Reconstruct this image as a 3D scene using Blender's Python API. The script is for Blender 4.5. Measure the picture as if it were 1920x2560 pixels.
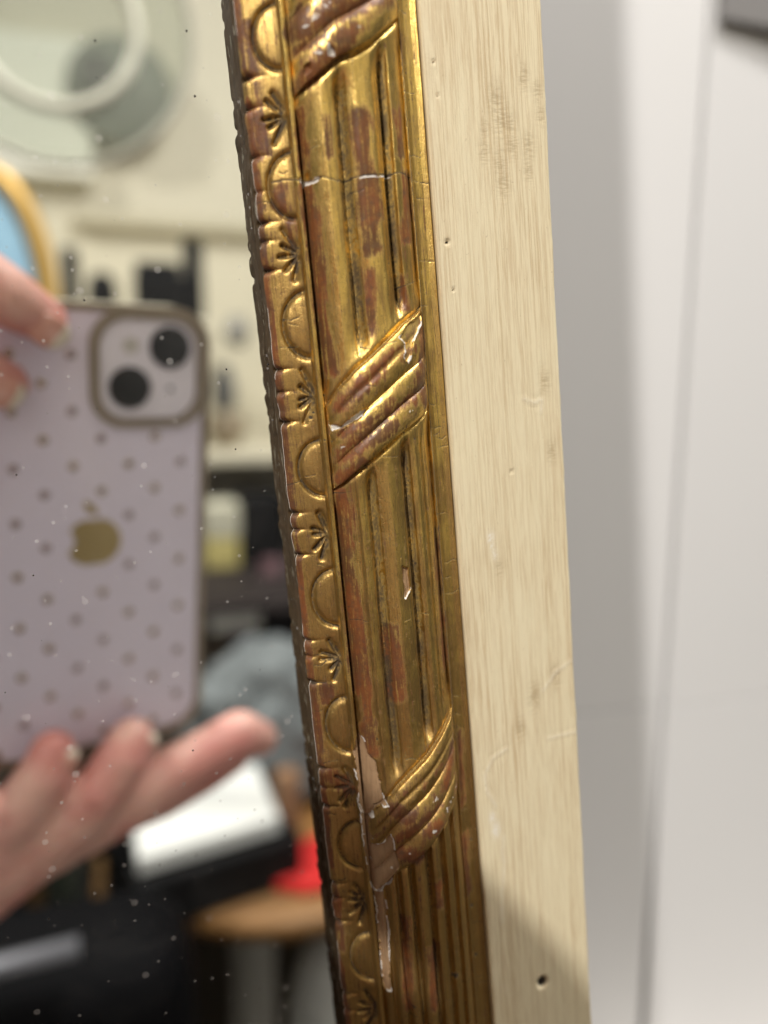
import bpy, bmesh, math, random
import numpy as np
from mathutils import Matrix, Vector

# ---------------------------------------------------------------- scene, camera, light
for o in list(bpy.data.objects):
    bpy.data.objects.remove(o, do_unlink=True)
sc = bpy.context.scene
COL = sc.collection
random.seed(7)
R = math.radians

# camera axes (x right, y down, z forward) written as rows of the world matrix
CAMROT = Matrix(((0.956321, -0.035070, 0.290208),
                 (-0.292319, -0.114733, 0.949414),
                 (0.0, -0.992777, -0.119973)))
CAMLOC = Vector((0.0, -0.14, 1.3))
cam_data = bpy.data.cameras.new('camera')
cam = bpy.data.objects.new('camera', cam_data)
COL.objects.link(cam)
cam.matrix_world = Matrix.Translation(CAMLOC) @ (CAMROT @ Matrix(((1, 0, 0), (0, -1, 0), (0, 0, -1)))).to_4x4()
cam_data.sensor_fit = 'VERTICAL'
cam_data.sensor_height = 36.0
cam_data.lens = 36.0 * 2050.0 / 2560.0
cam_data.clip_start = 0.002
cam_data.clip_end = 50
cam_data.dof.use_dof = True
cam_data.dof.focus_distance = 0.132
cam_data.dof.aperture_fstop = 6.6
sc.camera = cam

world = bpy.data.worlds.new('World')
sc.world = world
world.use_nodes = True
bg = world.node_tree.nodes['Background']
bg.inputs[0].default_value = (1.0, 0.98, 0.96, 1)
bg.inputs[1].default_value = 0.085


def lamp(name, loc, target, power, size, colour, size_y=None):
    d = bpy.data.lights.new(name, 'AREA')
    d.energy = power
    d.color = colour
    d.shape = 'RECTANGLE' if size_y else 'DISK'
    d.size = size
    if size_y:
        d.size_y = size_y
    o = bpy.data.objects.new(name, d)
    COL.objects.link(o)
    o.location = loc
    o.rotation_euler = (Vector(target) - Vector(loc)).to_track_quat('-Z', 'Y').to_euler()
    return o


lamp('ceiling_light', (-0.79, -1.05, 2.36), (0.05, 0.0, 1.28), 28, 0.05, (1.0, 0.965, 0.915))
lamp('room_light', (0.45, -0.35, 2.45), (0.05, -1.2, 1.0), 26, 0.5, (1.0, 0.975, 0.94))

lamp('added_low_light', (0.36, 0.07, 0.78), (0.33, 0.21, 0.92), 0.35, 0.10, (1.0, 0.94, 0.86))  # added unseen lamp, brightens the foot of the wall

sc.view_settings.view_transform = 'Standard'
sc.view_settings.look = 'None'
sc.view_settings.exposure = 0.05
sc.view_settings.gamma = 1.0
sc.view_settings.use_curve_mapping = False
sc.cycles.use_denoising = True
sc.cycles.max_bounces = 10
sc.cycles.glossy_bounces = 6
sc.cycles.blur_glossy = 0.8
sc.cycles.sample_clamp_indirect = 4.0

# ---------------------------------------------------------------- helpers


def tag(o, label=None, cat=None, group=None, kind=None):
    if label: o['label'] = label
    if cat: o['category'] = cat
    if group: o['group'] = group
    if kind: o['kind'] = kind
    return o


def empty(name, mat=None, loc=None):
    o = bpy.data.objects.new(name, None)
    COL.objects.link(o)
    o.empty_display_size = 0.01
    if mat is not None: o.matrix_world = mat
    if loc is not None: o.location = loc
    return o


def obj(name, me, mat=None, parent=None, smooth=False):
    if isinstance(me, bmesh.types.BMesh):
        bm = me
        me = bpy.data.meshes.new(name)
        bm.normal_update()
        bm.to_mesh(me)
        bm.free()
    if mat is not None:
        me.materials.clear()
        me.materials.append(mat)
    if smooth:
        me.polygons.foreach_set('use_smooth', np.ones(len(me.polygons), dtype=bool))
    o = bpy.data.objects.new(name, me)
    COL.objects.link(o)
    if parent is not None: o.parent = parent
    return o


def nodes(name):
    m = bpy.data.materials.new(name)
    m.use_nodes = True
    nt = m.node_tree
    return m, nt, nt.nodes['Principled BSDF']


def nd(nt, typ, **kw):
    n = nt.nodes.new(typ)
    for k, v in kw.items():
        if k in n.inputs.keys() if isinstance(k, str) else False:
            n.inputs[k].default_value = v
        else:
            setattr(n, k, v)
    return n


def mth(nt, op, a, b=None, c=None, clamp=False):
    n = nt.nodes.new('ShaderNodeMath')
    n.operation = op
    n.use_clamp = clamp
    for i, x in enumerate((a, b, c)):
        if x is None: continue
        if isinstance(x, (int, float)):
            n.inputs[i].default_value = x
        else:
            nt.links.new(x, n.inputs[i])
    return n.outputs[0]


def sstep(nt, x, lo, hi):
    n = nt.nodes.new('ShaderNodeMapRange')
    n.interpolation_type = 'SMOOTHSTEP'
    nt.links.new(x, n.inputs[0])
    n.inputs[1].default_value = lo
    n.inputs[2].default_value = hi
    return n.outputs[0]


def mixc(nt, f, a, b):
    n = nt.nodes.new('ShaderNodeMix')
    n.data_type = 'RGBA'
    for i, x in ((0, f), (6, a), (7, b)):
        if isinstance(x, (int, float)):
            n.inputs[i].default_value = x
        elif isinstance(x, tuple):
            n.inputs[i].default_value = (*x, 1)
        else:
            nt.links.new(x, n.inputs[i])
    return n.outputs[2]


def coords(nt, scale=(1, 1, 1)):
    tc = nt.nodes.new('ShaderNodeTexCoord')
    mp = nt.nodes.new('ShaderNodeMapping')
    mp.inputs['Scale'].default_value = scale
    nt.links.new(tc.outputs['Object'], mp.inputs[0])
    return mp.outputs[0]


def noise(nt, vec, scale, detail=3, rough=0.55, dist=0.0):
    n = nt.nodes.new('ShaderNodeTexNoise')
    n.inputs['Scale'].default_value = scale
    n.inputs['Detail'].default_value = detail
    n.inputs['Roughness'].default_value = rough
    n.inputs['Distortion'].default_value = dist
    nt.links.new(vec, n.inputs['Vector'])
    return n.outputs['Fac']


def plain(name, col, rough=0.5, metal=0.0, var=0.12, scale=30.0, bump=0.0, spec=0.5):
    """a painted or moulded surface with a little unevenness"""
    m, nt, p = nodes(name)
    v = coords(nt)
    f = noise(nt, v, scale, 4)
    a = tuple(c * (1 - var) for c in col)
    b = tuple(min(1, c * (1 + var)) for c in col)
    nt.links.new(mixc(nt, f, a, b), p.inputs['Base Color'])
    p.inputs['Roughness'].default_value = rough
    p.inputs['Metallic'].default_value = metal
    p.inputs['Specular IOR Level'].default_value = spec
    if bump:
        bn = nt.nodes.new('ShaderNodeBump')
        bn.inputs['Strength'].default_value = bump
        bn.inputs['Distance'].default_value = 0.001
        nt.links.new(noise(nt, v, scale * 6, 3), bn.inputs['Height'])
        nt.links.new(bn.outputs[0], p.inputs['Normal'])
    return m


def box(x0, x1, y0, y1, z0, z1, bev=0.004, seg=2):
    bm = bmesh.new()
    bmesh.ops.create_cube(bm, size=1)
    for v in bm.verts:
        v.co = Vector(((x0 + x1) / 2 + v.co.x * (x1 - x0), (y0 + y1) / 2 + v.co.y * (y1 - y0), (z0 + z1) / 2 + v.co.z * (z1 - z0)))
    if bev:
        bmesh.ops.bevel(bm, geom=bm.edges[:], offset=min(bev, 0.45 * min(x1 - x0, y1 - y0, z1 - z0)), segments=seg, profile=0.5, affect='EDGES')
    return bm


def lathe(profile, n=32, centre=(0, 0, 0)):
    bm = bmesh.new()
    rings = []
    for r, z in profile:
        rings.append([bm.verts.new((centre[0] + r * math.cos(2 * math.pi * i / n), centre[1] + r * math.sin(2 * math.pi * i / n), centre[2] + z)) for i in range(n)])
    for a, b in zip(rings, rings[1:]):
        for i in range(n):
            bm.faces.new((a[i], a[(i + 1) % n], b[(i + 1) % n], b[i]))
    bm.faces.new(rings[0][::-1])
    bm.faces.new(rings[-1])
    bmesh.ops.recalc_face_normals(bm, faces=bm.faces[:])
    return bm


def tube(pts, r, n=12, closed=False):
    bm = bmesh.new()
    pts = [Vector(p) for p in pts]
    rings = []
    for i, p in enumerate(pts):
        a = pts[i - 1] if (i > 0 or closed) else p
        b = pts[(i + 1) % len(pts)] if (i < len(pts) - 1 or closed) else p
        t = (b - a).normalized()
        x = t.orthogonal() if abs(t.y) < 0.9 and False else (t.cross(Vector((0, 1, 0))) if abs(t.y) < 0.9 else t.cross(Vector((1, 0, 0))))
        x.normalize()
        y = t.cross(x)
        rr = r[i] if isinstance(r, (list, tuple)) else r
        rings.append([bm.verts.new(p + rr * (math.cos(2 * math.pi * k / n) * x + math.sin(2 * math.pi * k / n) * y)) for k in range(n)])
    pairs = list(zip(rings, rings[1:])) + ([(rings[-1], rings[0])] if closed else [])
    for a, b in pairs:
        for k in range(n):
            bm.faces.new((a[k], a[(k + 1) % n], b[(k + 1) % n], b[k]))
    if not closed:
        bm.faces.new(rings[0][::-1])
        bm.faces.new(rings[-1])
    bmesh.ops.recalc_face_normals(bm, faces=bm.faces[:])
    return bm


def prism(outline, z0, z1, bev=0.0, seg=2):
    """closed outline (x, y) extruded from z0 to z1"""
    bm = bmesh.new()
    lo = [bm.verts.new((x, y, z0)) for x, y in outline]
    hi = [bm.verts.new((x, y, z1)) for x, y in outline]
    n = len(outline)
    bm.faces.new(lo[::-1])
    top = bm.faces.new(hi)
    for i in range(n):
        bm.faces.new((lo[i], lo[(i + 1) % n], hi[(i + 1) % n], hi[i]))
    bmesh.ops.recalc_face_normals(bm, faces=bm.faces[:])
    if bev:
        es = [e for e in bm.edges if abs(e.verts[0].co.z - e.verts[1].co.z) < 1e-9]
        bmesh.ops.bevel(bm, geom=es, offset=bev, segments=seg, profile=0.5, affect='EDGES')
    return bm


def round_rect(x0, x1, y0, y1, r, n=8):
    out = []
    for cx, cy, a0 in ((x1 - r, y1 - r, 0), (x0 + r, y1 - r, 90), (x0 + r, y0 + r, 180), (x1 - r, y0 + r, 270)):
        for i in range(n + 1):
            a = R(a0 + 90 * i / n)
            out.append((cx + r * math.cos(a), cy + r * math.sin(a)))
    return out


def mesh_from_arrays(name, co, quads, normals=None, attrs=None):
    me = bpy.data.meshes.new(name)
    nv, nq = len(co), len(quads)
    me.vertices.add(nv)
    me.vertices.foreach_set('co', co.astype(np.float32).ravel())
    me.loops.add(nq * 4)
    me.loops.foreach_set('vertex_index', quads.astype(np.int32).ravel())
    me.polygons.add(nq)
    me.polygons.foreach_set('loop_start', np.arange(0, nq * 4, 4, dtype=np.int32))
    me.polygons.foreach_set('use_smooth', np.ones(nq, dtype=bool))
    me.update(calc_edges=True)
    me.validate()
    for k, a in (attrs or {}).items():
        at = me.attributes.new(k, 'FLOAT_COLOR', 'POINT')
        at.data.foreach_set('color', a.astype(np.float32).ravel())
    if normals is not None:
        me.normals_split_custom_set_from_vertices(normals.astype(np.float32).tolist())
    return me


# smooth value noise on arrays
def vnoise(x, y, seed):
    rs = np.random.RandomState(seed)
    T = rs.rand(256, 256)
    xi = np.floor(x).astype(int); yi = np.floor(y).astype(int)
    fx = x - xi; fy = y - yi
    fx = fx * fx * (3 - 2 * fx); fy = fy * fy * (3 - 2 * fy)
    a = T[xi % 256, yi % 256]; b = T[(xi + 1) % 256, yi % 256]
    c = T[xi % 256, (yi + 1) % 256]; d = T[(xi + 1) % 256, (yi + 1) % 256]
    return (a * (1 - fx) + b * fx) * (1 - fy) + (c * (1 - fx) + d * fx) * fy


def fbm(x, y, seed, oct=3):
    s = 0; a = 1; t = 0
    for k in range(oct):
        s = s + a * vnoise(x * 2 ** k + 17.3 * k, y * 2 ** k + 5.7 * k, seed + k)
        t += a; a *= 0.5
    return s / t - 0.5


def ss(x, a, b):
    t = np.clip((x - a) / (b - a), 0, 1)
    return t * t * (3 - 2 * t)


def seg_dist(U, V, a, b):
    ax, ay = a; bx, by = b
    dx, dy = bx - ax, by - ay
    L = dx * dx + dy * dy + 1e-9
    t = np.clip(((U - ax) * dx + (V - ay) * dy) / L, 0, 1)
    return np.hypot(U - ax - t * dx, V - ay - t * dy)


def poly_sd(U, V, P):
    """signed distance to a closed outline, negative inside"""
    d = np.full(U.shape, 1e9)
    inside = np.zeros(U.shape, bool)
    n = len(P)
    for i in range(n):
        a, b = P[i], P[(i + 1) % n]
        d = np.minimum(d, seg_dist(U, V, a, b))
        c = (a[1] > V) != (b[1] > V)
        with np.errstate(divide='ignore', invalid='ignore'):
            xi = (b[0] - a[0]) * (V - a[1]) / (b[1] - a[1] + 1e-12) + a[0]
        inside ^= c & (U < xi)
    return np.where(inside, -d, d)


# ================================================================ wall beyond the frame
M_wall = plain('white_laminate', (0.665, 0.655, 0.65), 0.45, 0, 0.03, 5)
M_gap = plain('panel_gap', (0.40, 0.39, 0.38), 0.8)
wall = obj('wall', box(-0.9, 1.3, 0.300, 0.32, 0.0, 2.6, 0), M_gap)
tag(wall, 'white panelled wall standing behind the mirror frame', 'wall', kind='structure')


def wall_panel(side, dz, z0, z1, y_at, slope):
    """a panel hung from the upright seam; side -1 runs left of it, +1 right"""
    L = 0.8
    bm = box(-L if side < 0 else 0, 0 if side < 0 else L, 0, 0.018, z0, z1, 0.0006, 2)
    o = obj('panel', bm, M_wall, wall)
    o.location = (0.2535 if side < 0 else 0.2559, y_at, 1.15 + dz)
    o.rotation_euler = (0, R(1.6), math.atan(slope))
    return o


wall_panel(-1, 0.0012, 0.0, 1.35, 0.205, -0.004)
wall_panel(-1, 0.0010, -1.1, -0.0001, 0.205, -0.004)
wall_panel(1, 0.0, 0.0, 1.35, 0.2038, 0.10)
wall_panel(1, 0.0, -1.1, -0.0002, 0.2038, 0.10)
brk = obj('grey_bracket', box(0.2680, 0.340, 0.2000, 0.2045, 1.4805, 1.53, 0.001), plain('grey_plastic', (0.20, 0.19, 0.185), 0.6))
tag(brk, 'dark grey block fixed to the white wall at the top right corner', 'bracket')

# ================================================================ the carved frame
FRAME = Matrix(((0.995, 0.0, -0.1002, 0.0415), (-0.0028, 0.9996, -0.0282, -0.0043), (0.1002, 0.0283, 0.9946, 1.2828), (0, 0, 0, 1)))
# orthonormal version (x = across the stile, y = into the wall, z = along the stile)
_y = Vector((0.0, 0.9996, 0.0283)).normalized()
_z = Vector((-0.1002, -0.0282, 0.9946)); _z = (_z - _z.dot(_y) * _y).normalized()
_x = _y.cross(_z)
FRAME = Matrix(((_x.x, _y.x, _z.x, 0.0415), (_x.y, _y.y, _z.y, -0.0043), (_x.z, _y.z, _z.z, 1.2828), (0, 0, 0, 1)))
mirror = empty('gilt_mirror', FRAME)
tag(mirror, 'old mirror in a carved worn gilt frame with a cream painted outer board', 'mirror')

LUN = [117.0, 95.1, 73.2, 52.6, 32.2, 10.0, -11.4, -33.5, -55.6, -77.3, -99.2, -121, -143]       # half-moon centres along the stile (mm)
RAY = [106.0, 84.1, 62.5, 42.8, 21.3, -0.8, -21.9, -44.8, -66.4, -88.2, -110, -132]
NOTCH = [(110, .9), (106, .7), (102, .9), (88, .9), (84, .7), (80, .9), (68.2, 1.1), (64.0, .9), (57.2, .7), (52.3, .5), (47.8, 1.0), (45.1, .7), (40.8, 1.1), (25.9, .9), (22.4, .7), (17.7, 1.2),
         (3.1, .9), (0.4, .8), (-3.8, .9), (-18.3, .8), (-21.1, .6), (-25.6, .9), (-41.1, .9), (-44.6, .6), (-48.1, .9),
         (-62.7, .8), (-65.5, .7), (-70.1, .9), (-84.6, .9), (-88, .6), (-92, .9), (-106, .9), (-110, .7), (-114, .9)]
for _c in np.arange(-154, -360, -22): NOTCH += [(_c + 4, .9), (_c, .6), (_c - 4, .9)]; RAY.append(_c); LUN.append(_c - 11)
for _c in np.arange(128, 400, 22): NOTCH += [(_c + 4, .9), (_c, .6), (_c - 4, .9)]; RAY.append(_c); LUN.append(_c + 11)
# ribbons: lower and upper edge v at u = -10.5 and at u = 6.3, with groove positions across
RIB = [dict(lo=[(-11.2, 120), (-8, 122), (0, 127), (6.3, 131)], up=[(-11.2, 134), (-8, 137), (0, 142), (6.3, 146)], g=(.3, .58)),
       dict(lo=[(-11.2, 64.5), (-8.4, 66.2), (-5.0, 68.6), (-2.5, 69.6), (0.6, 71.2), (4.7, 74.4), (6.4, 75.8)], up=[(-11.2, 79.0), (-8, 81.5), (-2.5, 85.2), (0.6, 87), (4.7, 90), (6.4, 91.2)], g=(.32, .66)),
       dict(lo=[(-11.2, 6.2), (-10.4, 6.9), (-7.7, 9.2), (-4.2, 11.7), (-0.2, 14.4), (3.7, 16.4), (5.4, 17.4), (6.4, 19.4)], up=[(-11.2, 19.0), (-10, 20.5), (-8.8, 22.1), (-6.5, 24.5), (-2.9, 27.2), (1.9, 30.9), (4.6, 32.4), (6.4, 33.8)], g=(.27, .54)),
       dict(lo=[(-11.2, -64.6), (-10.4, -63.8), (-6.9, -59.4), (-3.4, -57.6), (-0.8, -55.7), (2.1, -53.0), (4.4, -50.5), (6.4, -47)], up=[(-11.2, -50.6), (-10.3, -49.7), (-7.4, -46.3), (-5.7, -44.2), (-3.3, -42.2), (-0.2, -40), (2.7, -37.1), (5.3, -34.6), (6.4, -33)], g=(.30, .62)),
       dict(lo=[(-11.2, -133), (-8, -130), (0, -126), (6.3, -121)], up=[(-11.2, -119), (-8, -116), (0, -111), (6.3, -106)], g=(.3, .58))]
# flutes of each length between two ribbons: (u, half width, depth)
FLUTE = {'A': [(-4.7, .9, 1.1), (2.0, .8, 1.0)],
         'B': [(-4.7, 0.95, 0.8), (2.1, 0.85, 0.8)],
         'C': [(-7.9, .45, .25), (-5.2, 0.85, 0.7), (0.75, 0.9, 0.85), (3.9, .5, .35)],
         'D': [(-8.9, .55, .5), (-6.9, .55, .6), (-4.6, .6, .65), (-1.4, .65, .7), (1.3, .6, .6), (3.6, .55, .5)]}

BOLE = [(-10, 66, -3, 70.8, 1.1), (-10, 72.3, 4, 77, 1.1), (-6, 75.5, 3, 79.5, 1.0), (-9.5, 12.8, 3, 20.5, .5), (4.5, 19, 5.6, 30, .9), (-8.5, 20.6, 0.5, 27.5, .7), (-3, 30, -2.6, 39, .5), (4.2, 62, 4.4, 56, .6), (-7, 61, -7, 56, .4), (-5.8, -53, 1, -48.5, .7), (3, -46, 5, -39, .6), (-10.2, 62.4, -10.7, 55.0, 0.8), (-2.1, 60.8, -2.1, 53.2, 1.4), (-1.8, 52.3, -1.8, 47.2, 1.7), (-2.0, 47.2, -1.8, 42.6, 1.4), (-10.8, 51.9, -10.6, 47.8, 0.9), (-10.0, 48.1, -9.8, 38.6, 1.1), (5.1, 52.8, 4.4, 44.0, 1.1), (-16.5, 62.8, -16.0, 57.9, 1.2), (-16.3, 74.9, -16.2, 68.7, 0.9), (-15.8, 67.2, -15.7, 64.3, 0.6), (-13.9, 52.4, -14.2, 49.5, 0.8), (-10.6, 65.5, -7.9, 67.5, 0.7), (-4.5, 70.8, -2.3, 72.2, 1.0), (-10.2, 70.4, -7.2, 71.2, 0.7), (-9.1, 75.3, -10.7, 72.9, 0.9), (-17.4, 51.8, -17.8, 48.7, 0.6), (-12.8, 47.3, -12.9, 44.0, 0.6), (-10.3, 39.0, -10.1, 30.1, 0.7), (-10.0, 30.1, -9.5, 24.8, 0.8), (-9.0, 19.5, -3.2, 23.6, 0.9), (-17.4, 33.3, -17.3, 26.9, 0.4), (-17.4, 24.9, -17.4, 22.9, 0.5), (-17.2, 21.8, -17.1, 18.8, 0.6), (-17.1, 15.4, -17.4, 5.5, 0.4), (-9.7, 15.1, -1.3, 18.5, 0.5), (-9.3, 11.4, -0.8, 16.2, 0.8), (-10.1, 8.2, -6.5, 10.8, 0.8), (2.8, 19.7, 6.0, 28.1, 0.8), (3.0, 38.0, 3.1, 33.6, 0.6), (-9.7, 5.9, -9.6, -0.1, 0.9), (-9.9, 3.4, -10.1, -6.1, 0.8), (-9.9, -6.1, -9.5, -15.7, 1.1), (-9.7, -15.7, -9.9, -27.0, 1.2), (-9.2, -27.6, -8.9, -33.1, 0.6), (-9.3, -33.7, -9.1, -38.2, 0.8), (-4.5, -17.1, -4.2, -28.3, 1.1), (5.7, -2.6, 5.3, -26.3, 0.6), (-17.0, -4.8, -17.4, -17.5, 0.4), (-17.1, -19.0, -16.8, -20.5, 0.4), (-17.1, -21.5, -16.9, -25.1, 0.4), (-17.1, -26.6, -16.9, -38.5, 0.6), (-14.9, -26.7, -14.9, -28.8, 0.9), (-17.3, -30.7, -16.8, -40.3, 0.6), (-9.2, -33.9, -8.9, -37.4, 0.6), (-15.6, -42.5, -13.0, -45.3, 1.2), (-17.6, -49.5, -17.8, -58.8, 0.4), (-6.0, -47.9, -4.4, -49.1, 1.4), (-5.9, -55.9, -3.3, -57.1, 1.4), (-1.4, -53.0, 0.4, -52.4, 1.1), (7.7, -39.2, 7.2, -52.8, 0.5), (7.0, -58.4, 7.0, -69.9, 0.6), (0.2, -63.8, -0.1, -67.8, 0.7), (-6.2, -69.0, -7.1, -86.1, 0.6), (-2.0, -75.4, -2.7, -86.7, 0.7), (-16.8, -62.8, -16.7, -75.6, 0.5)]
CHIP = [([(-10.4, -34.5), (-9.8, -36.3), (-9.5, -38.1), (-8.6, -39.7), (-8.2, -42.6), (-8.0, -46.0), (-7.5, -47.1), (-9.1, -47.9), (-10.3, -49.7), (-10.6, -53.0), (-11.6, -53.0), (-11.7, -47.6), (-11.8, -41.2), (-11.8, -37.8), (-11.2, -35.5)], 1.0),
        ([(-11.7, -47.6), (-10.4, -50.5), (-10.5, -54.6), (-9.1, -54.3), (-7.6, -52.1), (-6.8, -58.0), (-7.4, -60.8), (-9.8, -63.6), (-10.7, -63.5), (-11.4, -61.4), (-11.7, -55.7)], 1.0),
        ([(-10.7, -64.1), (-9.4, -63.7), (-9.0, -66.9), (-9.1, -72.0), (-9.6, -80.9), (-9.6, -83.1), (-10.6, -83.6), (-10.7, -75.5), (-10.6, -68.3)], 1.0),
        ([(-1.6, -6.7), (-0.4, -7.4), (-0.4, -10.8), (-1.5, -12.0), (-1.6, -9.1)], 0.7),
        ([(1.0, 29.1), (2.5, 30.8), (6.2, 32.8), (5.5, 31.0), (3.4, 28.1), (2.1, 24.7), (1.5, 26.0), (1.9, 28.2)], 0.35),
        ([(-10.5, 16.9), (-9.2, 16.6), (-7.5, 17.8), (-5.1, 18.9), (-6.6, 17.3), (-8.9, 16.1), (-10.2, 16.0)], 0.1),
        ([(-6.1, 70.7), (-5.3, 70.0), (-5.0, 68.9), (-6.1, 68.8)], 0.05),
        ([(-9.7, 68.1), (-8.6, 68.4), (-8.3, 67.4), (-9.5, 66.7)], 0.3),
        ([(-11.6, 53.3), (-10.8, 53.3), (-9.6, 53.0), (-8.3, 53.1), (-9.3, 52.3), (-10.7, 52.4)], 0.05)]
CRACK = [[(-15.0, 53.3), (-13.4, 53.5), (-11.9, 53.4), (-10.9, 52.6), (-9.6, 52.6), (-8.3, 53.1), (-6.2, 52.3), (-4.5, 52.5), (-2.4, 52.8), (0.5, 53.0), (4.0, 53.4), (6.2, 53.2)], [(6.7, 52.9), (7.4, 52.8), (9.6, 52.4)], [(-15.3, 33.4), (-14.3, 33.2), (-13.2, 33.5)], [(1.7, 36.5), (3.2, 36.9), (5.2, 37.5)], [(5.0, 33.2), (6.3, 33.8), (7.7, 33.9)], [(6.5, 18.4), (7.8, 18.0)], [(-17.7, 7.7), (-16.5, 8.0), (-15.3, 8.2)], [(8.1, 11.1), (9.4, 11.2)], [(-3.2, 11.2), (-0.8, 10.9)], [(-5.0, 28.1), (-3.9, 27.8)], [(8.4, -8.3), (9.0, -8.0), (9.7, -8.3)], [(6.8, -13.8), (8.4, -14.0), (9.7, -13.1)], [(6.9, -32.3), (8.1, -32.5)], [(-2.0, -15.8), (-0.9, -15.7)], [(1.6, -15.4), (2.5, -15.6)], [(-17.5, -30.5), (-16.0, -30.6)], [(-16.9, -25.8), (-14.8, -25.7)], [(-10.75, -64.0), (-10.75, -72.6), (-10.8, -83.7)], [(-16.6, -48.1), (-14.9, -48.1)], [(6.3, 88), (6.5, 40), (6.35, 0), (6.45, -40)]]
HOLE = [(-10.78, 21.4, 0.19), (-11.46, 14.5, 0.19), (-12.43, 18.85, 0.19), (-12.87, 18.1, 0.29), (2.55, 13.3, 0.24), (-8.08, -35.5, 0.22), (2.04, -82.6, 0.6), (8.36, -60.0, 0.29), (7.48, -73.0, 0.4), (7.6, -83.2, 0.4), (-6.26, -86.1, 0.3), (1.83, 59.5, 0.19)]
for _ in range(60):
    HOLE.append((random.uniform(-16, 9), random.uniform(-105, 85), random.uniform(.07, .13)))

for _ in range(46):                              # hairline age cracks across the moulding
    _u, _v = random.choice([random.uniform(-17, -13), random.uniform(7, 9), random.uniform(-10, 5)]), random.uniform(-105, 85)
    _l = random.uniform(.5, 1.3)
    CRACK.append([(_u - _l, _v), (_u, _v + random.uniform(-.3, .3)), (_u + _l, _v + random.uniform(-.5, .5))])
vs = np.concatenate([np.arange(-360, -112, 1.0), np.arange(-112, 90, .145), np.arange(90, 400, 1.0)])
cu = np.concatenate([np.arange(-17.5, -11.9, .11), np.arange(-11.9, -10.7, .075), np.arange(-10.7, 6.1, .105), np.arange(6.1, 9.76, .09)])
V, CU = np.meshgrid(vs, cu, indexing='ij')
# scalloped hand-cut sight edge
edge = -17.5 + 0.22 * fbm(vs / 9, vs * 0, 3) + 0.5 * fbm(vs / 2.2, vs * 0, 5) * 0.5
notch = np.zeros_like(vs)
for c, a in NOTCH:
    notch = np.maximum(notch, a * np.exp(-np.abs((vs - c) / 0.42) ** 1.3))
# lobes swell a little between the notches of each ray
for c in RAY:
    edge = edge - 0.18 * np.exp(-((vs - c) / 3.5) ** 2) * np.abs(np.cos((vs - c) * math.pi / 3.8))
edge = edge + 0.75 * notch
shift = (edge + 17.5)[:, None] * ss(-CU, 13.2, 17.5)
U = CU + shift
dE = U - edge[:, None]                        # distance in from the sight edge

lowf = fbm(U / 11, V / 23, 11)
W = np.interp(CU, [-17.5, -17.15, -16.55, -16.4, -15.4, -14, -12.6, -11.95, -11.82, -11.6, -11.05, -10.85],
              [6.1, 6.75, 7.15, 7.1, 7.35, 7.75, 8.3, 8.75, 9.75, 10.0, 9.95, 9.2])
xt = (U + 2.3) / 8.75
arch = 9.0 + 4.3 * np.clip(1 - np.abs(xt) ** 2.3, 0, 1) ** 0.72
right = np.interp(CU, [6.1, 6.22, 6.4, 6.6, 6.75, 7.4, 8.6, 9.3, 9.5, 9.62, 9.76], [8.9, 9.35, 9.5, 9.4, 8.75, 8.45, 8.35, 8.6, 8.75, 8.3, 6.5])
is_t = (CU >= -10.85) & (CU < 6.1)
W = np.where(CU < -10.85, W, np.where(CU < 6.1, arch, right))

# ribbons
q = np.full(U.shape, -9.0)
rib_id = np.full(U.shape, -1)
d_rib = np.full(U.shape, 99.0)
for k, r in enumerate(RIB):
    lo = np.interp(U, *zip(*r['lo'])) + 0.25 * fbm(U / 2.2, U * 0 + k, 21)
    up = np.interp(U, *zip(*r['up'])) + 0.25 * fbm(U / 2.2, U * 0 + k, 22)
    qq = (V - lo) / (up - lo)
    ins = (qq >= 0) & (qq <= 1) & is_t
    rib_id[ins] = k
    q = np.where(ins, qq, q)
    dd = np.where(qq < 0, lo - V, np.where(qq > 1, V - up, 0))
    d_rib = np.minimum(d_rib, dd)

mid = {n_: (np.interp(U, *zip(*RIB[i]['lo']))) for n_, i in (('1', 1), ('2', 2), ('3', 3))}
sect = np.where(V > mid['1'], 0, np.where(V > mid['2'], 1, np.where(V > mid['3'], 2, 3)))
wob = 0.35 * fbm(V / 14, V * 0, 31) + 0.12 * fbm(V / 3, V * 0, 32)
flute = np.zeros_like(W)
for si, key in enumerate('ABCD'):
    m = (sect == si) & is_t
    f = np.zeros_like(W)
    for (c, hw, dep) in FLUTE[key]:
        t = np.abs(U + wob * 1.0 - c) / hw
        f = np.maximum(f, dep * np.clip(1 - t ** 2.2, 0, 1) ** 0.7)
        # little raised fillet on each side of a flute
        f = f - 0.10 * np.exp(-((t - 1.25) / 0.22) ** 2)
    edges_ = [-10.9] + [c for c, h_, d_ in FLUTE[key] if d_ > .45] + [6.15]
    for a_, b_ in zip(edges_, edges_[1:]):
        t = (U + wob - (a_ + b_) / 2) / ((b_ - a_) / 2)
        f = f + np.where(np.abs(t) < 1, ((0.25 if key in 'AB' else 0.23) * (b_ - a_)) * np.abs(t) ** 2.1, 0)
    end = ss(d_rib, 0.2, 1.2 if key == 'D' else 5.0)
    flute = np.where(m, f * end, flute)
    if key in 'BC':
        # soft facets along the reeds: the tool left each reed flat on one flank
        W = np.where(m, W - 0.16 * np.abs(np.sin((U + wob) * 1.25)) * ss(d_rib, 0, 4), W)
W = W - flute
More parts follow.
